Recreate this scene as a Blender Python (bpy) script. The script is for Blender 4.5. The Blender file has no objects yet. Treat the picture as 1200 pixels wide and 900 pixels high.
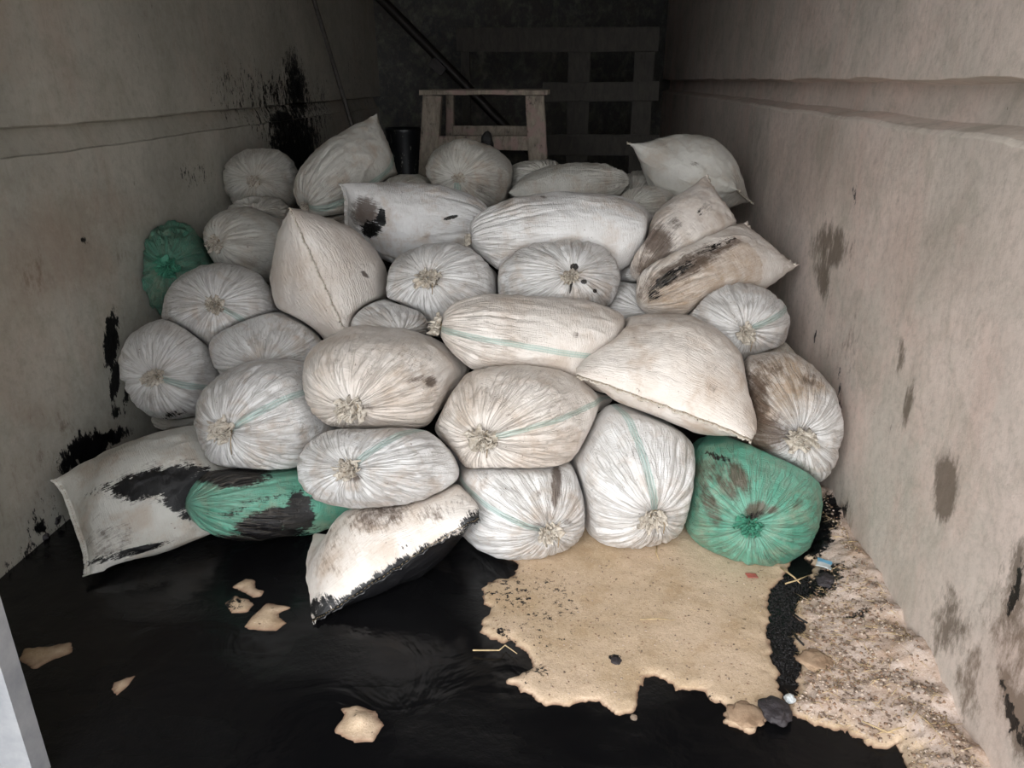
import bpy, bmesh, math, random
import numpy as np
from mathutils import Vector, Matrix, noise as mn

S = bpy.context.scene
COL = S.collection

# ------------------------------------------------------------------ camera, sky, sun, exposure
FOC = 900.0
TH = math.atan(357 / 900)
PSI = math.atan(80 / 900 * math.cos(TH))
EYE = 1.5
cam_d = bpy.data.cameras.new('camera')
cam_d.sensor_fit = 'HORIZONTAL'
cam_d.sensor_width = 36.0
cam_d.lens = 27.0
cam_d.clip_start = 0.02
cam = bpy.data.objects.new('camera', cam_d)
COL.objects.link(cam)
cam.location = (0, 0, EYE)
cam.rotation_euler = (math.pi / 2 - TH, 0, PSI)
S.camera = cam

world = bpy.data.worlds.new('overcast_sky')
S.world = world
world.use_nodes = True
wn = world.node_tree
wn.nodes['Background'].inputs['Color'].default_value = (0.93, 0.96, 1.0, 1)
wn.nodes['Background'].inputs['Strength'].default_value = 3.9

sun_d = bpy.data.lights.new('daylight', 'SUN')
sun_d.energy = 2.5
sun_d.angle = math.radians(50)
sun_d.color = (1.0, 0.985, 0.96)
sun = bpy.data.objects.new('daylight', sun_d)
COL.objects.link(sun)
sun.rotation_euler = Vector((0.22, 0.84, -0.50)).to_track_quat('-Z', 'Y').to_euler()

S.view_settings.view_transform = 'Standard'
S.view_settings.look = 'None'
S.view_settings.gamma = 1.0
S.view_settings.use_curve_mapping = False
S.view_settings.exposure = 0.12

# ------------------------------------------------------------------ camera maths (for laying things out at real distances)
hd = np.array([-math.sin(PSI), math.cos(PSI), 0.0])
RT = np.array([math.cos(PSI), math.sin(PSI), 0.0])
UZ = np.array([0, 0, 1.0])
FW = hd * math.cos(TH) - UZ * math.sin(TH)
UP = hd * math.sin(TH) + UZ * math.cos(TH)
CC = np.array([0, 0, EYE])


def ray(x, y):
    return FW + RT * (x - 600) / FOC - UP * (y - 450) / FOC


def atz(x, y, z):
    return CC + ray(x, y) * z


def on(x, y, axis, v):
    r = ray(x, y)
    return CC + r * (v - CC[axis]) / r[axis]


def proj(P):
    D = P - CC
    z = D @ FW
    z = np.where(np.abs(z) < 1e-4, 1e-4, z)
    return 600 + FOC * (D @ RT) / z, 450 - FOC * (D @ UP) / z, z


def vnoise(P, scale, seed=0.0):
    """cheap smooth value noise in numpy, about -1..1"""
    Q = np.asarray(P, float) * scale + seed * 17.31
    if Q.shape[1] == 2:
        Q = np.c_[Q, np.zeros(len(Q))]
    I = np.floor(Q).astype(np.int64)
    F = Q - I
    F = F * F * (3 - 2 * F)
    out = np.zeros(len(Q))
    for dx in (0, 1):
        for dy in (0, 1):
            for dz in (0, 1):
                X = (I[:, 0] + dx) * 374761393 + (I[:, 1] + dy) * 668265263 + (I[:, 2] + dz) * 2147483647
                X = (X ^ (X >> 13)) * 1274126177
                X = (X ^ (X >> 16)) & 0xFFFF
                h = X / 32767.5 - 1
                w = (F[:, 0] if dx else 1 - F[:, 0]) * (F[:, 1] if dy else 1 - F[:, 1]) * (F[:, 2] if dz else 1 - F[:, 2])
                out += w * h
    return out


def fbm(P, scale, octv=4, seed=0.0, gain=0.5):
    o = 0
    a = 1.0
    for k in range(octv):
        o = o + a * vnoise(P, scale * 2 ** k, seed + k * 3.7)
        a *= gain
    return o


def sstep(a, b, x):
    t = np.clip((x - a) / (b - a), 0, 1)
    return t * t * (3 - 2 * t)


def blobs(px, py, lst):
    """stain field: soft elliptical blots"""
    v = np.zeros(len(px))
    for (x, y, rx, ry, rot, s) in lst:
        c, sn = math.cos(math.radians(rot)), math.sin(math.radians(rot))
        u = ((px - x) * c - (py - y) * sn) / rx
        w = ((px - x) * sn + (py - y) * c) / ry
        d = np.sqrt(u * u + w * w)
        v = np.maximum(v, s * np.clip(1.5 - d, 0, 1))
    return v


# ------------------------------------------------------------------ mesh helpers
def tag(o, label=None, cat=None, group=None, kind=None):
    if label: o['label'] = label
    if cat: o['category'] = cat
    if group: o['group'] = group
    if kind: o['kind'] = kind
    return o


def mesh_obj(name, V, F, mat, parent=None, smooth=True, attrs=None):
    me = bpy.data.meshes.new(name)
    if isinstance(F, np.ndarray):
        V = np.asarray(V, np.float32)
        n = len(F)
        k = F.shape[1]
        me.vertices.add(len(V))
        me.vertices.foreach_set('co', V.ravel())
        me.loops.add(n * k)
        me.loops.foreach_set('vertex_index', F.astype(np.int32).ravel())
        me.polygons.add(n)
        me.polygons.foreach_set('loop_start', np.arange(0, n * k, k, dtype=np.int32))
        me.update(calc_edges=True)
    else:
        me.from_pydata([tuple(v) for v in V], [], [tuple(f) for f in F])
        me.update()
    if smooth:
        me.polygons.foreach_set('use_smooth', [True] * len(me.polygons))
    if attrs:
        for k, a in attrs.items():
            a = np.asarray(a, np.float32)
            if a.ndim == 1:
                at = me.attributes.new(k, 'FLOAT', 'POINT')
                at.data.foreach_set('value', a)
            else:
                at = me.attributes.new(k, 'FLOAT_VECTOR', 'POINT')
                at.data.foreach_set('vector', a.ravel())
    if mat: me.materials.append(mat)
    o = bpy.data.objects.new(name, me)
    COL.objects.link(o)
    if parent is not None: o.parent = parent
    return o


def bm_obj(name, bm, mat, parent=None, smooth=False):
    me = bpy.data.meshes.new(name)
    bmesh.ops.recalc_face_normals(bm, faces=bm.faces)
    bm.to_mesh(me)
    bm.free()
    if smooth:
        me.polygons.foreach_set('use_smooth', [True] * len(me.polygons))
    if mat: me.materials.append(mat)
    o = bpy.data.objects.new(name, me)
    COL.objects.link(o)
    if parent is not None: o.parent = parent
    return o


def grid_faces(nu, nv, wrap_u=False):
    """vertices ordered v-major: index = j*nu + i"""
    iu = np.arange(nu if wrap_u else nu - 1)
    jv = np.arange(nv - 1)
    I, J = np.meshgrid(iu, jv)
    I = I.ravel(); J = J.ravel()
    I2 = (I + 1) % nu
    return np.c_[J * nu + I, J * nu + I2, (J + 1) * nu + I2, (J + 1) * nu + I]


def beam(bm, a, b, w, h, rough=0.004, seg=10, seed=0, up=(0, 0, 1), taper=1.0):
    """a rough sawn beam from a to b, width w (sideways), height h"""
    a = Vector(a); b = Vector(b)
    d = (b - a).normalized()
    u = Vector(up)
    s = d.cross(u)
    if s.length < 1e-3:
        s = d.cross(Vector((0, 1, 0)))
    s.normalize()
    u = s.cross(d).normalized()
    prof = [(-.5, -.42), (-.42, -.5), (.42, -.5), (.5, -.42), (.5, .42), (.42, .5), (-.42, .5), (-.5, .42)]
    rings = []
    for k in range(seg + 1):
        t = k / seg
        c = a.lerp(b, t)
        f = 1 + (taper - 1) * t
        ring = []
        for (x, y) in prof:
            p = c + s * (x * w * f) + u * (y * h * f)
            nn = mn.noise_vector(p * 14 + Vector((seed, seed * 2, 0)))
            ring.append(bm.verts.new(p + nn * rough))
        rings.append(ring)
    for k in range(seg):
        for i in range(8):
            j = (i + 1) % 8
            bm.faces.new((rings[k][i], rings[k][j], rings[k + 1][j], rings[k + 1][i]))
    bm.faces.new(rings[0]); bm.faces.new(rings[-1])


def tube(bm, pts, r, n=8):
    pts = [Vector(p) for p in pts]
    rings = []
    for k, p in enumerate(pts):
        d = (pts[min(k + 1, len(pts) - 1)] - pts[max(k - 1, 0)]).normalized()
        s = d.orthogonal().normalized() if k == 0 else (s - d * s.dot(d)).normalized()
        u = d.cross(s)
        rr = r[k] if isinstance(r, (list, tuple)) else r
        rings.append([bm.verts.new(p + (s * math.cos(2 * math.pi * i / n) + u * math.sin(2 * math.pi * i / n)) * rr) for i in range(n)])
    for k in range(len(pts) - 1):
        for i in range(n):
            j = (i + 1) % n
            bm.faces.new((rings[k][i], rings[k][j], rings[k + 1][j], rings[k + 1][i]))
    bm.faces.new(rings[0]); bm.faces.new(rings[-1])


# ------------------------------------------------------------------ materials
def lin(c):
    return tuple(((x / 255 + 0.055) / 1.055) ** 2.4 if x > 10 else x / 255 / 12.92 for x in c) + (1,)


class NT:
    def __init__(self, name):
        self.m = bpy.data.materials.new(name)
        self.m.use_nodes = True
        self.t = self.m.node_tree
        self.b = self.t.nodes['Principled BSDF']

    def n(self, typ, ins=None, **kw):
        nd = self.t.nodes.new(typ)
        for k, v in kw.items(): setattr(nd, k, v)
        for k, v in (ins or {}).items():
            if isinstance(v, bpy.types.NodeSocket):
                self.t.links.new(v, nd.inputs[k])
            else:
                nd.inputs[k].default_value = v
        return nd

    def attr(self, name, out='Fac'):
        return self.n('ShaderNodeAttribute', attribute_name=name).outputs[out]

    def obj(self):
        return self.n('ShaderNodeTexCoord').outputs['Object']

    def noise(self, vec, scale, detail=4, rough=0.55, dist=0.0):
        return self.n('ShaderNodeTexNoise', {'Vector': vec, 'Scale': scale, 'Detail': detail, 'Roughness': rough, 'Distortion': dist}).outputs['Fac']

    def math(self, op, a, b=0.0, c=None, clamp=False):
        nd = self.t.nodes.new('ShaderNodeMath')
        nd.operation = op
        nd.use_clamp = clamp
        for i, v in enumerate((a, b) if c is None else (a, b, c)):
            if isinstance(v, bpy.types.NodeSocket): self.t.links.new(v, nd.inputs[i])
            else: nd.inputs[i].default_value = v
        return nd.outputs[0]

    def ramp(self, v, a, b, lo=0.0, hi=1.0):
        return self.n('ShaderNodeMapRange', {'Value': v, 'From Min': a, 'From Max': b, 'To Min': lo, 'To Max': hi}).outputs['Result']

    def mix(self, f, a, b):
        nd = self.t.nodes.new('ShaderNodeMix')
        nd.data_type = 'RGBA'
        for i, v in ((0, f), (6, a), (7, b)):
            if isinstance(v, bpy.types.NodeSocket): self.t.links.new(v, nd.inputs[i])
            else: nd.inputs[i].default_value = v
        return nd.outputs[2]

    def scalevec(self, vec, s):
        return self.n('ShaderNodeMapping', {'Vector': vec, 'Scale': s}).outputs['Vector']

    def bump(self, h, strength=0.3, dist=0.01, normal=None):
        ins = {'Height': h, 'Strength': strength, 'Distance': dist}
        if normal is not None: ins['Normal'] = normal
        return self.n('ShaderNodeBump', ins).outputs['Normal']

    def set(self, **kw):
        for k, v in kw.items():
            k = k.replace('_', ' ')
            if isinstance(v, bpy.types.NodeSocket): self.t.links.new(v, self.b.inputs[k])
            else: self.b.inputs[k].default_value = v
        return self.m


OILC = (0.006, 0.006, 0.007, 1)


def mat_sack(name, c1, c2, stripe=(95, 158, 148), sheen_r=0.42):
    m = NT(name)
    o = m.obj()
    pl = m.attr('pl', 'Vector')
    tint = m.attr('tint')
    big = m.noise(o, 5, 5, .6)
    col = m.mix(m.ramp(big, .38, .68), lin(c1), lin(c2))
    # handling dirt: warm smudges and specks
    sm = m.ramp(m.noise(o, 9, 6, .7, .4), .50, .74)
    col = m.mix(m.math('MULTIPLY', sm, m.math('ADD', tint, .30), clamp=True), col, lin((176, 152, 130)))
    sp = m.ramp(m.noise(o, 75, 3, .6), .665, .72)
    msk = m.ramp(m.noise(o, 6, 2, .5), .45, .6)
    col = m.mix(m.math('MULTIPLY', m.math('MULTIPLY', sp, msk), .75), col, lin((96, 76, 60)))
    # woven tape stripe running the length of the bag
    st = m.math('ABSOLUTE', m.attr('st'))
    band = m.ramp(st, .011, .015, 1, 0)
    rib = m.ramp(m.math('SINE', m.math('MULTIPLY', st, 900.0)), -.4, .5, .35, .85)
    col = m.mix(m.math('MULTIPLY', m.math('MULTIPLY', band, rib), .62), col, lin(stripe))
    # earth stains
    fine = m.noise(o, 24, 7, .75)
    strk = m.noise(m.scalevec(pl, (14, 14, 2.2)), 2.2, 6, .8)
    fs = m.math('MULTIPLY', m.math('ADD', fine, strk), .5)
    tn = m.math('ADD', m.attr('tan'), m.math('MULTIPLY', m.math('SUBTRACT', fs, .5), 3.0))
    col = m.mix(m.math('MULTIPLY', m.ramp(tn, .30, 1.1), .80), col, lin((158, 128, 94)))
    sn = m.math('ADD', m.attr('stain'), m.math('MULTIPLY', m.math('SUBTRACT', fs, .5), 3.2))
    col = m.mix(m.math('MULTIPLY', m.ramp(sn, .45, .95), .88), col, lin((72, 54, 42)))
    of = m.math('ADD', m.attr('oil'), m.math('MULTIPLY', m.math('SUBTRACT', m.math('MULTIPLY', m.math('ADD', fine, strk), .5), .5), 2.8))
    oil = m.ramp(of, .50, .60)
    col = m.mix(oil, col, OILC)
    # weave and fine wrinkles
    pm = m.attr('pm')
    cn = m.noise(m.scalevec(pl, (3.2, 3.2, .9)), 2.2, 3, .55, .35)
    w1 = m.ramp(m.math('ABSOLUTE', m.math('SUBTRACT', cn, .5)), 0, .035)
    cn2 = m.noise(m.scalevec(pl, (4.6, 4.6, 1.1)), 2.0, 2, .5, .4)
    w2 = m.ramp(m.math('ABSOLUTE', m.math('SUBTRACT', cn2, .5)), 0, .05)
    col = m.mix(m.math('MULTIPLY', m.math('MULTIPLY', m.math('SUBTRACT', 1.0, m.math('MULTIPLY', w1, w2)), pm), .36), col, lin((128, 118, 106)))  # crease lines darkened in the colour: settled dirt plus painted-in shading
    w1 = m.math('ADD', w1, m.math('MULTIPLY', w2, .35))
    wr = m.noise(o, 26, 5, .65, 1.4)
    ring = m.noise(m.scalevec(pl, (2.2, 2.2, 30)), 3.0, 3, .6)
    h = m.math('ADD', m.math('MULTIPLY', w1, m.math('MULTIPLY', pm, .20)), m.math('MULTIPLY', wr, .22))
    h = m.math('ADD', h, m.math('MULTIPLY', ring, m.math('MULTIPLY', m.attr('rw'), 1.1)))
    nb = m.bump(h, .9, .013)
    wv = m.noise(m.scalevec(pl, (90, 90, 120)), 3.0, 2, .6)
    nb = m.bump(wv, .35, .003, nb)
    rough = m.ramp(oil, 0, 1, sheen_r, .22)
    return m.set(Base_Color=col, Roughness=rough, Normal=nb, Specular_IOR_Level=.5)


M_WHITE = mat_sack('woven_sack_white', (226, 225, 224), (206, 203, 200))
M_WARM = mat_sack('woven_sack_cream', (224, 217, 210), (206, 194, 183))
M_GREY = mat_sack('woven_sack_grey_white', (212, 210, 203), (190, 186, 177))
M_GREEN = mat_sack('woven_sack_green', (110, 168, 147), (72, 140, 118), (60, 125, 105), .36)
M_GREEN2 = mat_sack('woven_sack_dark_green', (84, 138, 118), (56, 108, 90), (60, 125, 105), .3)
M_TAN = mat_sack('woven_sack_earthy', (196, 172, 140), (172, 142, 108))


def mat_frill(name, c1, c2):
    m = NT(name)
    o = m.obj()
    f = m.noise(o, 60, 4, .7)
    col = m.mix(m.ramp(f, .35, .65), lin(c1), lin(c2))
    col = m.mix(m.ramp(m.noise(o, 95, 3, .7), .60, .68), col, lin((62, 50, 42)))
    return m.set(Base_Color=col, Roughness=.65, Normal=m.bump(m.noise(o, 140, 3), .5, .004))


M_FRILL = mat_frill('gathered_fabric', (205, 198, 187), (170, 158, 142))
M_FRILL_G = mat_frill('gathered_green_fabric', (78, 150, 122), (50, 112, 92))
M_STRING = NT('twine'); M_STRING = M_STRING.set(Base_Color=lin((150, 132, 104)), Roughness=.8)
M_HEM = mat_frill('folded_hem_fabric', (204, 198, 188), (176, 164, 148))


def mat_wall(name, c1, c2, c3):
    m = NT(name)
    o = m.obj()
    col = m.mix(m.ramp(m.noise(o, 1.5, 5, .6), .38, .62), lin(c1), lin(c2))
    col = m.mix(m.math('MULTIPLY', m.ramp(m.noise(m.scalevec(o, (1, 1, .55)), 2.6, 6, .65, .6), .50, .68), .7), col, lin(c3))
    mott = m.noise(o, 30, 8, .75)
    col = m.mix(m.math('MULTIPLY', m.ramp(mott, .48, .72), .38), col, lin((128, 120, 108)))
    mott2 = m.noise(o, 4.5, 7, .72, .8)
    col = m.mix(m.math('MULTIPLY', m.ramp(mott2, .50, .68), .40), col, lin((146, 144, 128)))
    # trowel cloudiness, fine scuffs and vertical runs
    col = m.mix(m.math('MULTIPLY', m.ramp(m.noise(o, 9, 6, .75), .5, .8), .35), col, lin((205, 200, 190)))
    runs = m.noise(m.scalevec(o, (1, 9, .8)), 6, 5, .7)
    col = m.mix(m.math('MULTIPLY', m.ramp(runs, .55, .8), .22), col, lin((112, 102, 90)))
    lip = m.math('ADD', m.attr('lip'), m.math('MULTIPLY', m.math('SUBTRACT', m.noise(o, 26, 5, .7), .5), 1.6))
    col = m.mix(m.math('MULTIPLY', m.ramp(lip, .62, 1.0), .7), col, lin((226, 216, 204)))  # pale worn plaster on the ledge lip, its bright lit edge painted in too
    fleck = m.ramp(m.noise(m.scalevec(o, (1, 2.4, .5)), 48, 4, .7), .66, .72)
    col = m.mix(m.math('MULTIPLY', fleck, .35), col, lin((216, 210, 200)))
    chips = m.ramp(m.noise(m.scalevec(o, (1, 1.6, .55)), 22, 3, .6), .715, .74)
    chm = m.ramp(m.noise(o, 2.1, 3, .5), .48, .62)
    col = m.mix(m.math('MULTIPLY', m.math('MULTIPLY', chips, chm), .8), col, lin((66, 58, 50)))
    fine = m.noise(m.scalevec(o, (1, 1.3, .55)), 17, 7, .78)
    sn = m.math('ADD', m.attr('stain'), m.math('MULTIPLY', m.math('SUBTRACT', fine, .5), 2.4))
    col = m.mix(m.math('MULTIPLY', m.ramp(sn, .45, .90), .80), col, lin((92, 80, 66)))
    rs = m.math('ADD', m.attr('tan'), m.math('MULTIPLY', m.math('SUBTRACT', fine, .5), .8))
    col = m.mix(m.math('MULTIPLY', m.ramp(rs, .2, 1.1), .5), col, lin((150, 122, 104)))
    spl = m.noise(m.scalevec(o, (1, 1.5, .7)), 42, 5, .7)
    of = m.math('ADD', m.attr('oil'), m.math('MULTIPLY', m.math('SUBTRACT', m.math('MULTIPLY', m.math('ADD', fine, spl), .5), .5), 3.6))
    oil = m.ramp(of, .56, .62)
    col = m.mix(oil, col, OILC)
    rough = m.ramp(oil, 0, 1, .78, .3)
    h = m.math('ADD', m.noise(o, 11, 8, .7), m.math('MULTIPLY', m.noise(m.scalevec(o, (1, 1, 1)), 3.0, 4, .6), 1.6))
    return m.set(Base_Color=col, Roughness=rough, Normal=m.bump(h, .34, .012), Specular_IOR_Level=.3)


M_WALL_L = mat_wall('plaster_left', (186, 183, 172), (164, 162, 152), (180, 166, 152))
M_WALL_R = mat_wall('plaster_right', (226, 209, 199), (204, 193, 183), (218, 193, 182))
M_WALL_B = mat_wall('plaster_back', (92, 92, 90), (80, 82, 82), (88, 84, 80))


def mat_ground():
    m = NT('sandy_ground')
    o = m.obj()
    hgt = m.attr('hgt')
    deb = m.attr('debris')
    col = m.mix(m.ramp(m.noise(o, 3.5, 6, .6), .4, .62), lin((200, 178, 154)), lin((182, 160, 132)))
    d2 = m.mix(m.ramp(m.noise(o, 12, 7, .72), .4, .66), lin((196, 180, 170)), lin((166, 142, 124)))
    d2 = m.mix(m.math('MULTIPLY', m.ramp(m.noise(o, 60, 4, .7), .60, .68), .6), d2, lin((118, 100, 88)))
    d2 = m.mix(m.ramp(m.noise(o, 33, 4, .7, .5), .60, .70), d2, lin((206, 196, 188)))
    col = m.mix(deb, col, d2)
    col = m.mix(m.math('MULTIPLY', m.ramp(m.noise(o, 120, 4, .8), .5, .62), .30), col, lin((136, 112, 86)))
    col = m.mix(m.math('MULTIPLY', m.ramp(m.noise(o, 150, 3, .7), .60, .66), .35), col, lin((226, 212, 192)))
    sp = m.ramp(m.noise(o, 48, 3, .6), .68, .72)
    col = m.mix(m.math('MULTIPLY', sp, .8), col, lin((92, 78, 62)))
    col = m.mix(m.math('MULTIPLY', m.ramp(m.noise(o, 7, 4, .6), .55, .75), .35), col, lin((160, 128, 92)))
    oil = m.ramp(m.math('ADD', m.attr('oil'), m.math('MULTIPLY', m.math('SUBTRACT', m.noise(o, 55, 5, .75), .5), 2.2)), .5, .58)
    # ground soaked where it meets the oil
    edge = m.ramp(m.math('ADD', hgt, m.math('MULTIPLY', m.math('SUBTRACT', m.noise(o, 30, 3), .5), .006)), .0005, .0065, 1, 0)
    col = m.mix(m.math('MULTIPLY', edge, .85), col, lin((112, 84, 68)))
    col = m.mix(oil, col, OILC)
    h = m.math('ADD', m.noise(o, 60, 6, .75), m.math('MULTIPLY', m.noise(o, 180, 3, .6), .6))
    return m.set(Base_Color=col, Roughness=m.ramp(oil, 0, 1, .92, .3), Normal=m.bump(h, .5, .005), Specular_IOR_Level=.2)


M_GROUND = mat_ground()


def mat_oil():
    m = NT('black_waste_oil')
    o = m.obj()
    n1 = m.noise(o, 4, 4, .5, .6)
    n2 = m.noise(o, 36, 4, .65)
    msk = m.ramp(m.noise(m.scalevec(o, (1, 2.2, 1)), 2.2, 3, .5), .46, .64)
    h = m.math('ADD', m.math('MULTIPLY', n1, 1.0), m.math('MULTIPLY', m.math('MULTIPLY', n2, msk), .32))
    sp = m.ramp(m.noise(o, 95, 2, .5), .755, .775)
    spm = m.ramp(m.noise(o, 3.1, 2, .5), .5, .62)
    col = m.mix(m.math('MULTIPLY', m.math('MULTIPLY', sp, spm), .5), (0.0035, 0.0035, 0.004, 1), lin((120, 104, 88)))
    return m.set(Base_Color=col, Roughness=m.ramp(msk, 0, 1, .17, .38), Normal=m.bump(h, .5, .02), Specular_IOR_Level=.28)


M_OIL = mat_oil()


def mat_wood(name, c1, c2, grime=.5, paint=None):
    m = NT(name)
    o = m.obj()
    g = m.noise(m.scalevec(o, (5, 5, 1.6)), 6, 6, .7, .6)
    col = m.mix(m.ramp(g, .35, .65), lin(c1), lin(c2))
    if paint:
        col = m.mix(m.math('MULTIPLY', m.ramp(m.noise(o, 7, 3, .6), .52, .6), .8), col, lin(paint))
    col = m.mix(m.math('MULTIPLY', m.ramp(m.noise(m.scalevec(o, (1, 1, .5)), 26, 6, .75), .56, .70), grime), col, lin((22, 19, 18)))
    return m.set(Base_Color=col, Roughness=.8, Normal=m.bump(g, .5, .01))


M_STOOL = mat_wood('dirty_painted_wood', (144, 134, 120), (104, 94, 84), .9, (138, 116, 110))
M_PALLET = mat_wood('old_grey_wood', (66, 62, 56), (50, 47, 44), .4)


def flat_mat(name, c, r=.6, metal=0.0, bump=0.0, bs=40, var=None):
    m = NT(name)
    o = m.obj()
    n = m.noise(o, bs, 5, .65)
    col = m.mix(m.ramp(n, .35, .65), lin(c), lin(var or tuple(max(0, int(x * .8)) for x in c)))
    return m.set(Base_Color=col, Roughness=r, Metallic=metal, Normal=m.bump(n, bump, .01))


M_IRON = flat_mat('dark_rusty_iron', (38, 32, 30), .5, .4, .3)
M_BLACKGUNK = flat_mat('tarry_residue', (14, 13, 14), .35, 0, .8, 60)
M_STONE = flat_mat('pebble', (150, 134, 118), .9, 0, .5, 60, (110, 96, 84))
M_DSTONE = flat_mat('oil_soaked_stone', (52, 47, 50), .6, 0, .7, 50)
M_STRAW = flat_mat('dry_straw', (206, 180, 138), .8, 0, .2)
M_PAPER = flat_mat('muddy_paper', (166, 142, 118), .9, 0, .5, 18, (132, 108, 86))
M_BLUE = flat_mat('blue_print', (128, 186, 214), .5, 0, .1, 30, (96, 158, 196))
M_LABEL = flat_mat('white_wrapper', (214, 220, 222), .5, 0, .2, 30)
M_RED = flat_mat('faded_red_scrap', (178, 84, 74), .8, 0, .4, 60, (150, 96, 84))
M_POST = flat_mat('weathered_steel_paint', (168, 168, 170), .45, .0, .25, 9, (142, 144, 148))
M_POST2 = flat_mat('pale_blue_paint', (190, 206, 212), .45, 0, .2, 9)
M_YARD = flat_mat('yard_concrete', (150, 144, 134), .9, 0, .3, 6)

# ------------------------------------------------------------------ the room
XL, XR = -1.82, 0.97
Y0, YBL, YBR, ZC = -0.30, 7.3, 9.8, 2.75

WL_OIL = [(347, 105, 14, 50, 8, .85), (345, 160, 34, 30, 0, .9), (328, 125, 44, 50, 0, .55), (330, 140, 14, 10, 0, 1.2), (280, 105, 45, 45, 0, .40), (345, 182, 26, 20, 0, 1.2), (372, 130, 20, 40, 0, .5),
          (130, 400, 8, 34, -3, 1.25), (135, 445, 6, 26, -6, 1.0), (150, 455, 4, 32, -8, .85), (136, 482, 6, 9, 0, .95),
          (105, 528, 24, 24, 35, 1.1), (80, 545, 14, 22, 10, .8), (60, 610, 40, 30, 0, .40), (125, 515, 30, 9, 20, 1.0), (25, 655, 40, 12, 40, .5), (48, 618, 10, 8, 0, 1.0),
          (230, 205, 30, 16, 0, .42), (100, 282, 6, 6, 0, .65), (415, 120, 30, 90, 0, .3)]
WL_TAN = [(60, 300, 70, 60, 20, .8), (120, 250, 60, 30, 0, .6), (50, 490, 40, 20, -20, .5), (30, 560, 40, 60, 0, .4)]
WL_STAIN = [(40, 318, 22, 34, -20, .50), (80, 500, 50, 14, -20, .5), (30, 560, 50, 60, 0, .35), (140, 300, 12, 18, 0, .4), (30, 660, 50, 20, 40, .5),
            (320, 10, 50, 60, 0, .3)]
WR_STAIN = [(975, 290, 24, 28, 10, .95), (964, 325, 10, 32, 8, .95), (1056, 415, 7, 26, -8, .70), (1063, 475, 6, 34, -10, .95), (1109, 570, 15, 46, 0, 1.15), (1108, 592, 12, 20, 0, 1.2),
            (1112, 735, 26, 45, -10, .85), (1140, 790, 26, 100, -8, .62), (1190, 760, 45, 90, 0, .70), (1195, 680, 10, 60, 0, .9),
            (1188, 735, 10, 30, 0, .9), (1185, 830, 7, 60, 14, 1.3), (1198, 850, 16, 50, 0, 1.2), (990, 385, 30, 60, -5, .42),
            (985, 620, 14, 50, 0, .60), (1080, 690, 10, 22, 0, .5)]
WR_OIL = [(984, 455, 3, 40, 0, .55), (990, 620, 4, 40, 0, .75), (978, 640, 3, 30, 0, .9), (1001, 230, 4, 22, 0, .55), (1190, 690, 4, 40, -18, .85), (1183, 832, 5, 46, 14, .95),
          (956, 395, 4, 10, 0, .6), (1199, 860, 10, 30, 0, .7)]
WR_TAN = [(1190, 800, 60, 90, 0, .75), (1150, 880, 50, 40, 0, .6), (960, 200, 90, 60, 0, .5), (1100, 300, 90, 70, 0, .4), (990, 630, 26, 50, 0, .6)]


def build_wall(name, x, side, prof, ylen, mat, oil, stain, tan):
    """prof: list of (depth behind the face, z); side +1 = right wall"""
    pz = []
    for k in range(len(prof) - 1):
        (d0, z0), (d1, z1) = prof[k], prof[k + 1]
        n = max(1, int(math.hypot(d1 - d0, z1 - z0) / .022))
        for i in range(n):
            t = i / n
            pz.append((d0 + (d1 - d0) * t, z0 + (z1 - z0) * t))
    pz.append(prof[-1])
    base_ = pz; pz = []
    for k, p in enumerate(base_):
        crn = any(abs(p[0] - q[0]) + abs(p[1] - q[1]) < 1e-6 for q in prof[1:-1])
        if crn:
            for nb2 in (base_[k - 1], base_[k + 1]):
                L_ = math.hypot(nb2[0] - p[0], nb2[1] - p[1])
                f_ = min(.003 / L_, .4)
                q_ = (p[0] + (nb2[0] - p[0]) * f_, p[1] + (nb2[1] - p[1]) * f_)
                pz.append(q_)
                if nb2 is base_[k - 1]: pz.append(p)
        else:
            pz.append(p)
    n_in = len(pz)
    pz += [(.25, ZC), (.25, prof[0][1])]
    pz = np.array(pz)
    ys = np.concatenate([np.arange(Y0, 5, .022), np.arange(5, ylen + .05, .06)])
    nu, nv = len(pz), len(ys)
    YY = np.repeat(ys, nu)
    D = np.tile(pz[:, 0], nv)
    Z = np.tile(pz[:, 1], nv)
    P2 = np.c_[YY, Z, np.zeros(len(Z))]
    wob = .003 * fbm(P2, 2.0, 3, 1 + side) + .0010 * fbm(P2, 14, 3, 5 + side)
    ledge = np.exp(-((Z - prof[1][1]) / .05) ** 2) + np.exp(-((Z - prof[-2][1]) / .04) ** 2)
    Z2 = Z + ledge * .006 * fbm(np.c_[YY, YY * 0, YY * 0], 5, 4, 3 + side)
    X = x + side * (D + wob * (D < .2))
    V = np.c_[X, YY, Z2]
    F = grid_faces(nu, nv, True)
    if side > 0: F = F[:, ::-1]
    px, py, pzz = proj(V)
    ok = (pzz > .3)
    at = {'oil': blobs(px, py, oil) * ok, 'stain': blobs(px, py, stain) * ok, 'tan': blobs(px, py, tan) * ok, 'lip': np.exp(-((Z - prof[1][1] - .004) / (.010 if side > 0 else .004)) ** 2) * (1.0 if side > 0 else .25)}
    o = mesh_obj(name, V, F, mat, attrs=at)
    return tag(o, kind='structure')


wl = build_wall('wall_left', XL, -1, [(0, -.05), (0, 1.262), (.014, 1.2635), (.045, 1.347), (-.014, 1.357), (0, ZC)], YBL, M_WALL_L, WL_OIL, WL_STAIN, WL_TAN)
wr = build_wall('wall_right', XR, 1, [(0, -.05), (0, 1.362), (.012, 1.374), (.085, 1.392), (.09, 1.488), (-.008, 1.502), (0, ZC)], YBR + .5, M_WALL_R, WR_OIL, WR_STAIN, WR_TAN)

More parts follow.
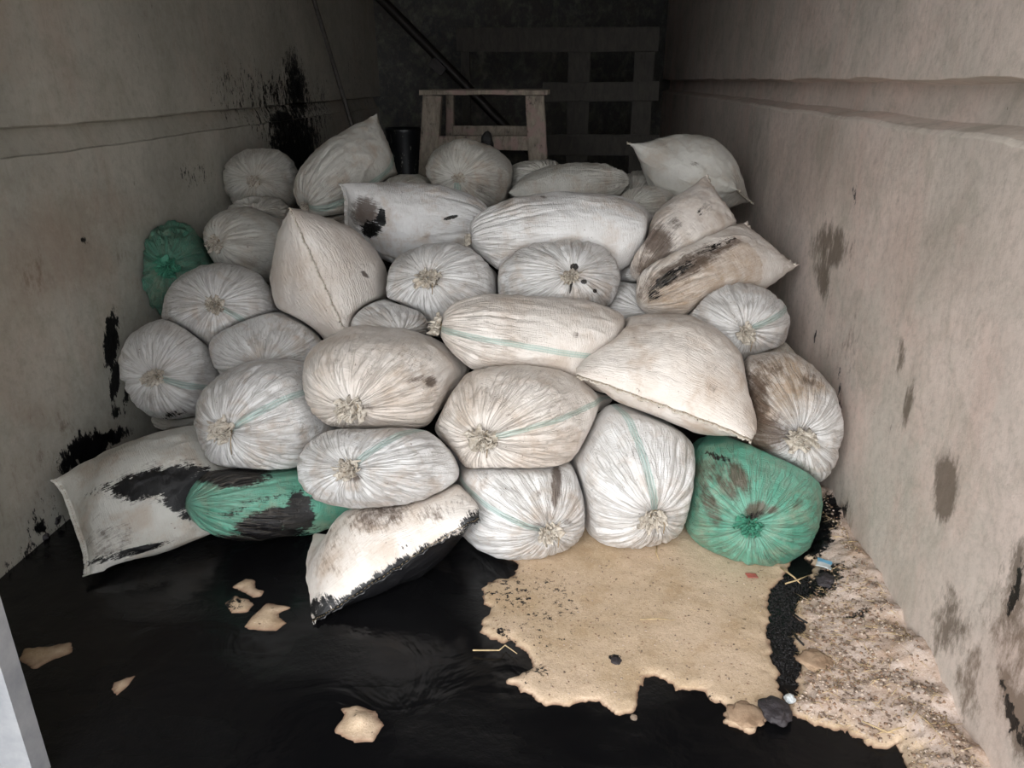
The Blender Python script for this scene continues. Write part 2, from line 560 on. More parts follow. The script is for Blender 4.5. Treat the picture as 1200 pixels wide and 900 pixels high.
# back wall
nb_, nz_ = 60, 50
V = []
for j in range(nz_):
    for i in range(nb_):
        t = i / (nb_ - 1)
        t = t * 1.2 - .1; V.append((XL + (XR - XL) * t, YBL + (YBR - YBL) * t, -.05 + (ZC + .05) * j / (nz_ - 1)))
V = np.array(V)
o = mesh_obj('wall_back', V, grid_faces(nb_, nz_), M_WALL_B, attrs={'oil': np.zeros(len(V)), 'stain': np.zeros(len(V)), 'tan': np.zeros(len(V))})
o.modifiers.new('thick', 'SOLIDIFY').thickness = .15
tag(o, kind='structure')

bm = bmesh.new()
vs = [bm.verts.new(p) for p in [(XL - .2, Y0, ZC), (XR + .2, Y0, ZC), (XR + .2, YBR + .3, ZC), (XL - .2, YBL + .2, ZC)]]
vt = [bm.verts.new(v.co + Vector((0, 0, .15))) for v in vs]
bm.faces.new(vs); bm.faces.new(vt)
for i in range(4):
    bm.faces.new((vs[i], vs[(i + 1) % 4], vt[(i + 1) % 4], vt[i]))
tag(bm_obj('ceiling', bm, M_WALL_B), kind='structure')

bm = bmesh.new()
vs = [bm.verts.new(p) for p in [(-9, -12, -.03), (9, -12, -.03), (9, Y0, -.03), (-9, Y0, -.03)]]
bm.faces.new(vs)
tag(bm_obj('yard_ground', bm, M_YARD), kind='structure')

# ------------------------------------------------------------------ floor: dry sand stands proud of the oil
def F2(pts):
    return np.array([on(x, y, 2, 0.0)[:2] for x, y in pts])


DRY = F2([(560, 610), (575, 640), (592, 655), (604, 662), (600, 676), (572, 684), (566, 700), (570, 722), (562, 740), (575, 750), (600, 752), (618, 766), (624, 782),
          (612, 792), (594, 796), (610, 808), (640, 824), (672, 826), (690, 818), (712, 830), (735, 838), (748, 830), (756, 800), (768, 794), (790, 808), (822, 812),
          (848, 828), (858, 850), (880, 860), (900, 845), (905, 826), (915, 812), (908, 790), (902, 770), (898, 735), (903, 700), (912, 684), (925, 672), (930, 655), (900, 600), (800, 560), (650, 560)])
DEBR = F2([(955, 640), (945, 655), (950, 668), (945, 682), (950, 700), (930, 712), (938, 735), (930, 752), (938, 775), (928, 792), (935, 812), (926, 826), (935, 842), (965, 850), (1000, 865),
           (1020, 872), (1050, 876), (1068, 890), (1070, 960), (1300, 1100), (1240, 800), (1100, 640), (1000, 560), (960, 560), (950, 610)])
ISL = [F2(p) for p in [
    [(273, 688), (288, 678), (300, 680), (300, 690), (311, 692), (306, 700), (296, 700), (288, 696)],
    [(262, 708), (275, 698), (290, 702), (298, 708), (290, 718), (272, 718)],
    [(285, 735), (296, 722), (312, 706), (322, 708), (341, 712), (326, 720), (336, 730), (325, 740), (305, 740), (292, 738)],
    [(22, 772), (30, 760), (60, 757), (84, 753), (84, 765), (60, 775), (40, 785)],
    [(130, 808), (134, 800), (160, 791), (150, 805), (136, 815)],
    [(392, 858), (402, 838), (399, 830), (420, 827), (442, 833), (449, 850), (438, 869), (415, 870)],
    [(575, 640), (590, 634), (600, 642), (590, 650)]]]


def sdist(P, poly):
    """signed distance, positive inside"""
    n = len(poly)
    d = np.full(len(P), 1e9)
    ins = np.zeros(len(P), bool)
    for i in range(n):
        a = poly[i]; b = poly[(i + 1) % n]
        e = b - a
        w = P - a
        t = np.clip((w @ e) / (e @ e + 1e-12), 0, 1)
        q = w - t[:, None] * e
        d = np.minimum(d, (q ** 2).sum(1))
        c = ((a[1] <= P[:, 1]) & (b[1] > P[:, 1])) | ((b[1] <= P[:, 1]) & (a[1] > P[:, 1]))
        with np.errstate(divide='ignore', invalid='ignore'):
            xi = a[0] + (P[:, 1] - a[1]) / (b[1] - a[1]) * e[0]
        ins ^= c & (P[:, 0] < xi)
    d = np.sqrt(d)
    return np.where(ins, d, -d)


xs = np.arange(XL - .03, XR + .031, .0085)
ys = np.concatenate([np.arange(Y0, 1.2, .05), np.arange(1.2, 2.75, .0085), np.arange(2.75, 10, .08)])
XX, YY = np.meshgrid(xs, ys)
P = np.c_[XX.ravel(), YY.ravel()]
jag = .012 * fbm(P, 16, 4, 2.0, .65)
jag2 = .004 * fbm(P, 60, 3, 4.0, .6)
h = np.full(len(P), -.03)
near = (P[:, 1] > 1.1) & (P[:, 1] < 3.2)
sd_dry = np.full(len(P), -1.0); sd_deb = np.full(len(P), -1.0); sd_isl = np.full(len(P), -1.0)
sd_dry[near] = sdist(P[near], DRY)
sd_deb[near] = sdist(P[near], DEBR)
for q in ISL: sd_isl[near] = np.maximum(sd_isl[near], sdist(P[near], q))
s1 = sd_dry + jag + jag2
s2 = sd_deb + jag * 1.1 + jag2 * 1.5
s3 = sd_isl + jag * .25 + jag2 * .5
edge = lambda s, top: np.clip(s * 1.2, -.03, .006) + np.clip((s - .005) * .25, 0, top)
hd_ = edge(s1, .006)
hb_ = edge(s2, .016) + np.clip(s2, 0, .5) * .02
wallr = sstep(.22, 0, XR - P[:, 0]) * (s2 > 0) * .045 * (1 + .5 * fbm(P, 9, 3, 8))
hb_ = hb_ + wallr
hi_ = np.clip(s3 * .9, -.03, .003) + np.clip((s3 - .003) * .16, 0, .005)
h = np.maximum(np.maximum(hd_, hb_), hi_)
dryk = h > .002
h = h + dryk * (.0012 * fbm(P, 22, 3, 6.0) + .0004 * fbm(P, 110, 2, 7.0))
debk = sstep(0, .04, s2)
h = h + debk * (.005 * np.abs(fbm(P, 28, 4, 9.0)) + .003 * fbm(P, 90, 2, 11.0))
# the little dome in the nearest dry patch
cx, cy = on(423, 846, 2, 0)[:2]
r = np.hypot(P[:, 0] - cx, P[:, 1] - cy)
h = h + .012 * np.clip(1 - (r / .028) ** 2, 0, 1)
h = np.where(P[:, 1] < 1.1, -.03, h)
fo = np.zeros(len(P))
px, py, _ = proj(np.c_[P, np.zeros(len(P))])
fo = blobs(px, py, [(600, 640, 22, 12, 0, .7), (590, 745, 14, 8, 0, .5), (720, 775, 7, 5, 0, .9), (965, 690, 22, 16, 30, .95), (955, 640, 18, 20, 20, 1.0), (968, 620, 14, 20, 0, 1.1), (600, 700, 40, 30, 0, .42),
                    (272, 705, 16, 12, 0, .6), (830, 820, 30, 8, 0, .45), (1005, 735, 24, 6, 0, .62), (640, 720, 60, 60, 0, .34), (620, 790, 30, 20, 0, .4), (903, 830, 14, 10, 0, .9)])
V = np.c_[P, h]
fl = mesh_obj('floor', V, grid_faces(len(xs), len(ys)), M_GROUND, attrs={'hgt': h, 'debris': debk, 'oil': fo})
tag(fl, kind='structure')

# the oil itself: one level sheet of liquid filling the low ground
nx, ny = 60, 120
xs2 = np.linspace(XL, XR, nx); ys2 = np.linspace(Y0 + .02, 7.0, ny)
A, B = np.meshgrid(xs2, ys2)
V = np.c_[A.ravel(), B.ravel(), np.zeros(A.size)]
oilo = mesh_obj('oil_pool', V, grid_faces(nx, ny), M_OIL)
tag(oilo, 'glossy black waste oil pooled across the floor in front of the sacks', 'oil', kind='stuff')

# ------------------------------------------------------------------ sacks
def prof_tied(t):
    tp = np.clip(t, 0, 1); tm = np.clip(-t, 0, 1)
    front = (1 - tp ** 2.5) ** .56
    w = np.where(t >= 0, front, 1 - .07 * tm ** 2)
    hh = np.where(t >= 0, front, (1 - tm ** 2.3) ** .62)
    return w, hh


def prof_pillow(t):
    q = np.clip(np.abs(t), 0, 1)
    return 1 - .07 * q ** 2, (1 - q ** 2.3) ** .62


def prof_round(t):
    q = np.clip(np.abs(t), 0, 1)
    f = (1 - q ** 2.5) ** .56
    return f, f


NEXP = {'tied': 2.2, 'pillow': 1.65, 'wedge': 1.55}
PROF = {'tied': prof_tied, 'pillow': prof_pillow, 'wedge': prof_tied}


def inside(q, prof, ex):
    t = q[:, 0]
    w, hh = prof(t)
    w = np.maximum(w, 1e-6); hh = np.maximum(hh, 1e-6)
    return (np.abs(t) < 1) & (np.abs(q[:, 1] / w) ** ex + np.abs(q[:, 2] / hh) ** ex < 1)


TAB = {}
NTH, NPH = 121, 240
for kname, pf in PROF.items():
    th = np.linspace(0, math.pi, NTH); ph = np.linspace(0, 2 * math.pi, NPH + 1)
    T_, P_ = np.meshgrid(th, ph, indexing='ij')
    d = np.stack([np.cos(T_), np.sin(T_) * np.cos(P_), np.sin(T_) * np.sin(P_)], -1).reshape(-1, 3)
    lo = np.zeros(len(d)); hi_r = np.full(len(d), 2.0)
    for _ in range(22):
        mid = (lo + hi_r) / 2
        ins = inside(d * mid[:, None], pf, NEXP[kname])
        lo = np.where(ins, mid, lo); hi_r = np.where(ins, hi_r, mid)
    TAB[kname] = lo.reshape(NTH, NPH + 1)


def gauge(q, kname):
    r = np.sqrt((q ** 2).sum(1)) + 1e-9
    t = np.arccos(np.clip(q[:, 0] / r, -1, 1)) / math.pi * (NTH - 1)
    p = (np.arctan2(q[:, 2], q[:, 1]) % (2 * math.pi)) / (2 * math.pi) * NPH
    i = np.minimum(t.astype(int), NTH - 2); j = np.minimum(p.astype(int), NPH - 1)
    ft = t - i; fp = p - j
    R = TAB[kname]
    v = R[i, j] * (1 - ft) * (1 - fp) + R[i + 1, j] * ft * (1 - fp) + R[i, j + 1] * (1 - ft) * fp + R[i + 1, j + 1] * ft * fp
    return r / v


SACKS = []
KD = 0.20


def frame(X, roll):
    X = X / np.linalg.norm(X)
    b0 = np.cross(UZ, X)
    if np.linalg.norm(b0) < .05: b0 = RT
    b0 /= np.linalg.norm(b0)
    c0 = np.cross(X, b0)
    r = math.radians(roll)
    b = b0 * math.cos(r) + c0 * math.sin(r)
    c = np.cross(X, b)
    return np.stack([X, b, c])


def disc(name, c, tie, hw, hh, z, label, a=.30, roll=0, mat=None, kd=None, **kw):
    """a bag seen from its tied end: centre and half sizes of the face, tie, distance"""
    kd = kd or KD
    d = atz(c[0], c[1], z)
    zt = z - kd * .95
    for _ in range(6):
        t = atz(tie[0], tie[1], zt)
        L = np.linalg.norm(t - d)
        lat = np.linalg.norm((t - d) - FW * ((t - d) @ FW))
        zt = z - math.sqrt(max(kd ** 2 - lat ** 2, .0004))
    X = (t - d) / np.linalg.norm(t - d)
    s = dict(kind='tied', a=a, b=hw * z / FOC * 1.03, c=hh * z / FOC * 1.03, fr=frame(X, roll), label=label, name=name, mat=mat or M_WHITE)
    s['o'] = t - X * a
    s.update(kw)
    SACKS.append(s)


def span(name, p1, p2, b, c, label, roll=0, kind='tied', mat=None, **kw):
    """a bag seen from the side: p1 = tied end, p2 = sewn end, each (px, py, distance)"""
    A_ = atz(*p1); B_ = atz(*p2)
    L = np.linalg.norm(A_ - B_)
    s = dict(kind=kind, a=L / 2, b=b, c=c, fr=frame(A_ - B_, roll), label=label, name=name, mat=mat or M_WHITE)
    s['o'] = (A_ + B_) / 2
    s.update(kw)
    SACKS.append(s)


#SACKTABLE
G_T = 'tied sacks facing out of the heap'
G_S = 'sacks lying sideways or end out in the heap'
# --- bottom row, on the floor
span('sack', (278, 540, 2.80), (92, 612, 2.56), .225, .17, 'oil-blackened white sack lying lowest at the left wall, its sewn end toward the wall', roll=28, kind='pillow', mat=M_GREY, seam=1, g=G_S,
     oil=[(185, 565, 62, 17, 12, 1.0), (215, 575, 32, 26, 0, 1.0), (120, 572, 30, 6, 30, .5), (225, 600, 22, 10, 20, .75), (150, 648, 60, 6, 15, .7)], stain=[(130, 635, 30, 26, 20, .6), (185, 565, 75, 25, 12, .7), (100, 595, 25, 25, 0, .35)])
span('sack', (220, 590, 2.50), (420, 580, 2.95), .19, .135, 'oil-smeared green sack squeezed under the tied sacks at the lower left', roll=10, mat=M_GREEN, g=G_S, frill=0,
     oil=[(300, 630, 80, 12, 8, .85), (270, 555, 50, 18, 0, .95), (320, 612, 50, 18, 12, .95), (350, 600, 20, 30, 0, .9), (275, 600, 26, 8, 20, .55), (310, 585, 40, 6, 10, .5), (240, 600, 25, 20, 0, .35), (240, 555, 20, 12, 0, .9)])
span('sack', (452, 598, 2.74), (466, 664, 2.33), .315, .15, 'white sack lying foremost, its stitched lower edge soaked black with oil', roll=-28, kind='pillow', mat=M_WARM, seam=1, g=G_S,
     oil=[(478, 682, 120, 26, 30, 1.3), (560, 615, 24, 18, 20, .85), (380, 712, 26, 18, 10, .8), (475, 640, 6, 5, 0, .6)],
     stain=[(445, 605, 46, 18, 15, .80), (510, 600, 30, 14, 0, .6), (385, 640, 24, 40, 0, .45), (540, 585, 30, 8, 0, .5)], tan=[(385, 640, 40, 45, 0, .45), (450, 605, 90, 20, 10, .5)])
disc('sack', (618, 592), (646, 626), 86, 68, 2.60, 'white tied sack on the sand with a brown burnt-looking streak above its tie', roll=-8, g=G_T,
     st=160, stain=[(652, 565, 7, 22, 0, 1.2), (650, 583, 4, 16, 0, 1.1), (632, 578, 4, 6, 0, .8), (665, 612, 8, 5, 0, .8), (640, 618, 20, 6, 0, .6), (655, 630, 20, 12, 0, .4)])
disc('sack', (746, 570), (770, 608), 76, 82, 2.62, 'tall white tied sack with a pale green stripe, beside the bright green one', roll=0, g=G_T, st=98, tan=[(808, 520, 12, 30, -10, .5), (790, 620, 30, 20, 0, .35)], frs=1.15)
disc('sack', (877, 593), (882, 618), 83, 72, 2.60, 'bright green tied sack on the floor at the right end of the front row', roll=-14, mat=M_GREEN, g=G_T,
     stain=[(866, 560, 12, 24, 30, 1.1), (850, 570, 26, 10, -50, .95), (832, 590, 10, 36, 20, .85), (885, 598, 16, 10, 20, 1.15), (905, 598, 10, 5, 0, .9), (935, 590, 12, 8, 0, .7), (880, 640, 70, 16, 0, .35), (830, 550, 30, 20, 0, .7)], oil=[(840, 535, 20, 5, -20, .6), (878, 606, 26, 5, 20, .62)])
# --- second tier
disc('sack', (300, 494), (261, 507), 74, 69, 2.66, 'tied sack with a green stripe, resting on the oil-smeared green one', roll=8, g=G_T, st=26, stain=[(258, 507, 16, 14, 0, .5), (320, 482, 26, 4, 4, .45)], frs=1.2, tan=[(240, 490, 16, 30, 0, .35)])
disc('sack', (446, 549), (408, 549), 90, 50, 2.52, 'wide low tied sack resting on the foremost oil-soaked one', roll=5, g=G_T, st=60, kd=.25, stain=[(415, 560, 10, 6, 0, .9)], tan=[(412, 568, 14, 12, 0, .6)])
disc('sack', (437, 455), (410, 480), 89, 57, 2.62, 'large dust-creased tied sack with one brown spot near its right side', roll=-6, mat=M_WARM, g=G_T, stain=[(505, 447, 8, 7, 0, 1.1), (490, 444, 16, 4, 15, .7), (432, 477, 8, 5, 0, .8)], frs=1.25, tan=[(480, 430, 40, 40, 0, .35)])
disc('sack', (592, 500), (563, 516), 97, 68, 2.60, 'big rounded tied sack in the middle, faint green stripe going right from its tie', roll=12, mat=M_WARM, g=G_T, st=10, frs=1.3, tan=[(540, 470, 30, 40, 0, .4)], stain=[(572, 510, 12, 10, 0, .4)])
span('sack', (800, 398, 3.02), (775, 474, 2.50), .32, .18, 'broad cream wedge-shaped sack, stitched lower edge facing out, left of the brown-stained tied one', roll=15, kind='wedge', mat=M_WARM, seam=1, g=G_S, frill=0, stain=[(835, 432, 12, 8, 0, .55), (835, 455, 8, 6, 0, .5)])
disc('sack', (916, 500), (941, 512), 66, 84, 2.70, 'white tied sack stained brown, pressed against the right wall above the green one', roll=6, g=G_T,
     stain=[(892, 508, 36, 26, 0, 1.15), (885, 470, 22, 44, 0, 1.0), (937, 514, 18, 14, 0, 1.1), (900, 430, 26, 18, 0, .7), (950, 445, 16, 12, 0, .7)], tan=[(915, 445, 56, 40, -10, .95), (955, 450, 16, 16, 0, .9), (885, 490, 30, 56, 0, 1.0)], frs=1.2)
disc('sack', (898, 428), (905, 440), 36, 28, 3.02, 'dull brownish sack hidden behind the brown-stained one at the right wall', roll=0, mat=M_GREY, g=G_T, frill=0, tan=[(895, 425, 50, 40, 0, .55)])
disc('sack', (212, 492), (205, 500), 40, 18, 3.05, 'sack barely showing under the tied one at the left wall', g=G_T, frill=0, mat=M_GREY, kd=.1)
# --- third tier
disc('sack', (201, 436), (179, 442), 53, 62, 2.98, 'tied sack standing lowest against the left wall, below the dark green one', roll=20, g=G_T, st=-36, stain=[(175, 465, 8, 8, 0, .6)], oil=[(205, 485, 20, 6, 20, .55)])
disc('sack', (314, 412), (310, 428), 66, 38, 3.0, 'tied sack peeping out under the upright wedge, its tie half hidden', g=G_T, frill=0)
disc('sack', (258, 367), (251, 356), 65, 58, 3.12, 'smooth round tied sack between the dark green sack and the upright wedge', roll=-10, g=G_T, st=-25, tan=[(268, 360, 14, 6, -20, .5)])
span('sack', (398, 340, 3.50), (376, 325, 2.90), .30, .24, 'upright wedge of a sack, stitched seam running down its face from the peak', roll=69, kind='wedge', mat=M_WARM, seam=1, g=G_S, frill=0, rw=1, stain=[(428, 322, 6, 2.5, -40, 1.2)], tan=[(365, 345, 40, 50, 0, .25)])
disc('sack', (515, 336), (499, 323), 68, 52, 3.10, 'tied sack with a flaring mouth, right of the upright wedge', roll=4, g=G_T, frs=1.25)
disc('sack', (456, 382), (470, 392), 46, 26, 2.98, 'sack of which only a rounded top shows beneath the flared-mouth one', g=G_T, frill=0)
span('sack', (508, 382, 2.75), (782, 424, 2.84), .185, .160, 'long sack lying across the middle, tie at its left end and blue stripe along it', roll=-12, g=G_S, mat=M_WARM, st=24, frs=1.15, stain=[(675, 393, 4, 5, 0, .8), (540, 405, 30, 8, 0, .35)])
disc('sack', (657, 330), (671, 320), 74, 50, 3.04, 'tied sack with a black blob and drip on its tie', g=G_T, oil=[(673, 313, 4, 4, 0, 1.5), (670, 328, 1.6, 15, -8, 1.3), (697, 341, 2.2, 2.2, 0, 1.3), (684, 330, 4, 3, 0, 1.0)], frs=.9)
disc('sack', (745, 362), (762, 366), 54, 34, 3.2, 'creased sack tucked under the muddy brown one', g=G_T, frill=0)
disc('sack', (858, 384), (875, 388), 64, 52, 3.02, 'plump tied sack against the right wall, under the muddy brown one', roll=-4, g=G_T, st=30, tan=[(878, 403, 8, 8, 0, .5)])
span('sack', (750, 358, 2.98), (898, 288, 3.26), .165, .135, 'muddy brown sack lying tilted against the right wall', roll=-28, mat=M_WARM, seam=1, g=G_S, frill=0, tan=[(835, 330, 95, 46, 25, .72), (790, 345, 50, 26, 0, .8)],
     oil=[(785, 325, 40, 8, 35, .72), (840, 288, 46, 6, 25, .55), (766, 345, 12, 10, 0, .6)], stain=[(800, 315, 66, 14, 30, 1.0), (845, 290, 44, 8, 25, .85)])
disc('sack', (742, 318), (752, 322), 26, 18, 3.3, 'sack end with a dirty fold between the long sack and the muddy brown one', g=G_T, frill=0, stain=[(755, 310, 12, 12, 0, .8)])
# --- fourth tier
disc('sack', (201, 316), (196, 312), 46, 52, 3.38, 'dark green crumpled sack against the left wall', mat=M_GREEN2, g=G_T, frs=1.3, crump=.022, rw=.6, stain=[(215, 300, 30, 12, 0, .4)])
disc('sack', (285, 287), (249, 283), 44, 42, 3.50, 'tied sack with its mouth turned left, just right of the dark green one', roll=-20, g=G_T, mat=M_GREY, frs=1.0, tan=[(262, 270, 12, 25, 0, .4)])
disc('sack', (322, 300), (330, 305), 20, 40, 3.75, 'sack barely showing left of the upright wedge', g=G_T, mat=M_GREY, frill=0, kd=.1)
disc('sack', (304, 255), (300, 250), 36, 22, 3.72, 'crumpled flat sack beneath the topmost left tied one', g=G_T, mat=M_GREY, frill=0, crump=.018, stain=[(290, 246, 16, 5, 0, .9)])
disc('sack', (305, 213), (297, 210), 41, 38, 3.92, 'topmost tied sack at the left wall, below the oil splashes', g=G_T, mat=M_GREY, frs=.9)
span('sack', (355, 245, 3.62), (452, 172, 4.0), .18, .155, 'sack propped up with its sewn corner pointing to the ceiling', roll=-88, g=G_S, mat=M_GREY, st=80, stc=2, frs=.7)
disc('sack', (392, 268), (385, 262), 40, 26, 3.85, 'stained sack in the gap right of the upright wedge peak', g=G_T, mat=M_GREY, frill=0, stain=[(390, 258, 30, 8, 0, .8)], oil=[(385, 262, 14, 5, 0, .6)])
span('sack', (585, 275, 3.62), (408, 254, 3.55), .19, .165, 'white sack with a scorched brown and black patch at its sewn end', roll=-62, g=G_S, seam=1, frill=0, stain=[(428, 250, 18, 20, 0, 1.15)], oil=[(435, 268, 14, 12, 0, .85), (447, 256, 6, 12, 0, .95), (528, 255, 10, 2.2, 15, 1.1)])
disc('sack', (474, 224), (462, 222), 38, 20, 3.98, 'small-looking sack behind the scorched one, left of the topmost middle tie', g=G_T, mat=M_GREY, frill=0, stain=[(462, 220, 5, 5, 0, .8)])
disc('sack', (545, 208), (535, 208), 49, 42, 3.98, 'topmost middle tied sack in front of the wooden trestle', g=G_T, mat=M_GREY, frs=.8, st=-90, stain=[(565, 222, 8, 6, 0, .6)])
span('sack', (544, 282, 3.16), (778, 274, 3.26), .20, .180, 'long bulging sack lying across the upper middle, small tie at its left end', roll=-10, g=G_S, frs=.8, tan=[(590, 235, 14, 12, 0, .6), (730, 240, 50, 16, -15, .5), (590, 305, 20, 14, 0, .45)], stain=[(637, 231, 5, 2, -15, 1.0)])
span('sack', (738, 212, 4.02), (600, 222, 4.15), .15, .11, 'low sack with a crumpled end, behind the long bulging one', roll=0, g=G_S, mat=M_GREY, frill=0, rw=.7, crump=.016, cr0=.1)
disc('sack', (628, 212), (640, 205), 36, 24, 4.3, 'grey-looking sack at the right foot of the wooden trestle', g=G_T, mat=M_GREY, frill=0)
disc('sack', (744, 236), (742, 232), 26, 38, 4.25, 'sack mostly hidden behind the crumpled-end one', g=G_T, mat=M_GREY, frill=0, kd=.1)
disc('sack', (755, 243), (738, 240), 29, 23, 3.80, 'small tied sack between the crumpled-end one and the speckled leaning sack', g=G_T, mat=M_GREY, frs=.8)
span('sack', (756, 180, 4.10), (868, 228, 3.88), .19, .19, 'plump sack highest at the right wall, pointed at both ends', roll=18, kind='pillow', both=1, g=G_S, mat=M_GREY, seam=1, stain=[(815, 192, 6, 3, 0, .8), (828, 210, 3, 3, 0, .8)])
disc('sack', (794, 242), (793, 234), 17, 20, 3.78, 'scrap of a sack showing behind the speckled leaning sack', g=G_T, mat=M_GREY, frill=0, kd=.08)
span('sack', (748, 330, 3.08), (848, 246, 3.36), .18, .14, 'speckled sack leaning with a sharp sewn corner up, above the muddy brown one', roll=-60, g=G_S, seam=1, frill=0, mat=M_WARM,
     stain=[(772, 285, 20, 26, 30, 1.1), (790, 262, 10, 8, 0, .8), (762, 315, 20, 18, 0, 1.1), (825, 246, 10, 7, 30, .7)], oil=[(824, 247, 8, 6, 30, .55), (762, 318, 12, 10, 0, .6)])
#ENDSACKTABLE

NU, NTT = 240, 110
rng = np.random.RandomState(11)


def build_local(s, idx):
    pf = PROF[s['kind']]
    tt = -np.cos(np.linspace(0, math.pi, NTT))
    tt[0] = -1; tt[-1] = 1
    # a bit more rows in the middle
    tt = tt * .85 + np.linspace(-1, 1, NTT) * .15
    ph = np.linspace(0, 2 * math.pi, NU, endpoint=False)
    T_, P_ = np.meshgrid(tt, ph, indexing='ij')
    T = T_.ravel(); PH = P_.ravel()
    w, hh = pf(T)
    sgp = lambda v: np.sign(v) * np.abs(v) ** (2 / NEXP[s['kind']])
    cy, cz = sgp(np.cos(PH)), sgp(np.sin(PH))
    q = np.c_[T, w * cy, hh * cz]
    a, b, c = s['a'], s['b'], s['c']
    L = q * np.array([a, b, c])
    # corner ears at sewn ends
    em = sstep(.72, 1.0, -T)
    ears = em * np.abs(cy) ** 5 * .022
    L[:, 0] -= ears
    if s['kind'] == 'pillow':
        ep = sstep(.72, 1.0, T)
        L[:, 0] += ep * np.abs(cy) ** 5 * .035
    r0 = np.sqrt((L[:, 1:] ** 2).sum(1)) + 1e-6
    rad = L[:, 1:] / r0[:, None]
    # lumpy filling
    seed = idx * 1.37
    lum = .012 * fbm(L, 5.5, 2, seed)
    # pleats running out from the tie
    pl = np.zeros(len(L))
    if s['kind'] == 'tied':
        n = rng.randint(26, 36)
        pa = (np.arange(n) + rng.uniform(-.42, .42, n)) * 2 * math.pi / n
        for k in range(n):
            ln = rng.uniform(.3, 1.25)
            am = rng.uniform(.3, 1.0) ** 1.3
            twist = rng.uniform(-.35, .35)
            d = (PH - pa[k] - twist * (1 - T) ** 1.5 + math.pi) % (2 * math.pi) - math.pi
            wd = rng.uniform(.028, .055)
            env = sstep(1 - ln * 1.1, 1.0 - ln * .15, T)
            pl -= am * env * (np.exp(-np.abs(d) / wd) * .015 - np.exp(-((np.abs(d) - wd * 2.6) / (wd * 1.6)) ** 2) * .0035)
        pl *= np.clip(r0 / .06, .15, 1)
    # dimple at the tie
    if s['kind'] == 'tied' and s.get('frill', 1):
        L[:, 0] -= .030 * np.exp(-(r0 / .05) ** 2) * (T > 0)
    # soft puckers along sewn ends
    pk = em * .004 * np.sin(cy * 38 + seed) * sstep(0, .02, np.abs(L[:, 2]))
    dr = lum + pl + pk
    dr = dr * sstep(0, .03, r0)
    L[:, 1:] += rad * dr[:, None] * np.where(em > .5, .5, 1)[:, None]
    rid = 1 - np.abs(fbm(L * np.array([1, 1.6, 1.6]), 9, 3, seed + 6))
    L[:, 1:] += rad * (.0045 * (rid ** 3 - .4) * sstep(0, .05, r0))[:, None]
    if s.get('crump'):
        rd2 = 1 - np.abs(fbm(L, 13, 3, seed + 8))
        cw = sstep(s.get('cr0', -1.2), s.get('cr0', -1.2) + .8, T)
        L[:, 1:] += rad * (s['crump'] * (rd2 ** 2 - .45) * sstep(0, .04, r0) * cw)[:, None]
    L += (.0016 * np.c_[fbm(L, 28, 3, seed + 1), fbm(L, 28, 3, seed + 2), fbm(L, 28, 3, seed + 3)])
    return L, T, PH, r0


def merged(L):
    return L


loc = [build_local(s, i) for i, s in enumerate(SACKS)]
Wld = [s['o'] + l[0] @ s['fr'] for s, l in zip(SACKS, loc)]
KS = 26.0
for i, s in enumerate(SACKS):
    Pw = Wld[i]
    oi = s['o']
    sc = np.array([s['a'], s['b'], s['c']])
    gA = gauge(((Pw - oi) @ s['fr'].T) / sc, s['kind'])
    acc = np.ones(len(Pw))
    Ri = np.sqrt(((Pw - oi) ** 2).sum(1)).max()
    for j, t in enumerate(SACKS):
        if i == j: continue
        if np.linalg.norm(oi - t['o']) > Ri + max(t['a'], t['b'], t['c']) * 1.35 + .05: continue
        sj = np.array([t['a'], t['b'], t['c']])
        D = (Pw - oi)
        loA = np.full(len(Pw), .12); hiA = np.full(len(Pw), 1.30)
        f = lambda sv, k: gauge(((oi + D[k] * sv[:, None] - t['o']) @ t['fr'].T) / sj, t['kind']) - sv * gA[k]
        # a thin neighbour can lie wholly within the ray, so look at several places along it
        hk_all = np.full(len(Pw), 9.0)
        for tst in (1.3, 1.15, 1.0, .93, .86, .79, .72, .62, .5):
            neg = f(np.full(len(Pw), tst), slice(None)) < 0
            hk_all = np.where(neg, tst, hk_all)
        k = np.where(hk_all < 5)[0]
        if len(k) == 0: continue
        hk = hk_all[k]
        lk = np.full(len(k), .12)
        for _ in range(13):
            m_ = (lk + hk) / 2
            neg = f(m_, k) < 0
            hk = np.where(neg, m_, hk); lk = np.where(neg, lk, m_)
        acc[k] += lk ** (-KS)
    sv = acc ** (-1 / KS)
    gap = .0055 * sstep(1.0, .985, sv) / (np.sqrt(((Pw - oi) ** 2).sum(1)) + .02)
    Pn = oi + (Pw - oi) * (sv - gap)[:, None]
    # rest on the floor and against the walls: flatten softly
    def soft(v, lim, k=.012):
        x = (v - lim) / k
        return lim + k * np.log1p(np.exp(np.clip(x, -40, 40))) * np.where(x > 40, 0, 1) + np.where(x > 40, v - lim, 0)
    Pn[:, 2] = soft(Pn[:, 2], .004)
    Pn[:, 0] = soft(Pn[:, 0], XL + .012)
    Pn[:, 0] = -soft(-Pn[:, 0], -(XR - .012))
    # smooth the pressed faces a little (keeps pleats crisp elsewhere)
    G = Pn.reshape(NTT, NU, 3)
    wgt = sstep(.995, .93, sv).reshape(NTT, NU, 1) * .6
    for _ in range(3):
        A_ = (np.roll(G, 1, 1) + np.roll(G, -1, 1)) / 2
        B_ = G.copy(); B_[1:-1] = (G[:-2] + G[2:]) / 2
        G = G * (1 - wgt) + (A_ + B_) / 2 * wgt
    s['P'] = G.reshape(-1, 3)
    s['sv'] = sv


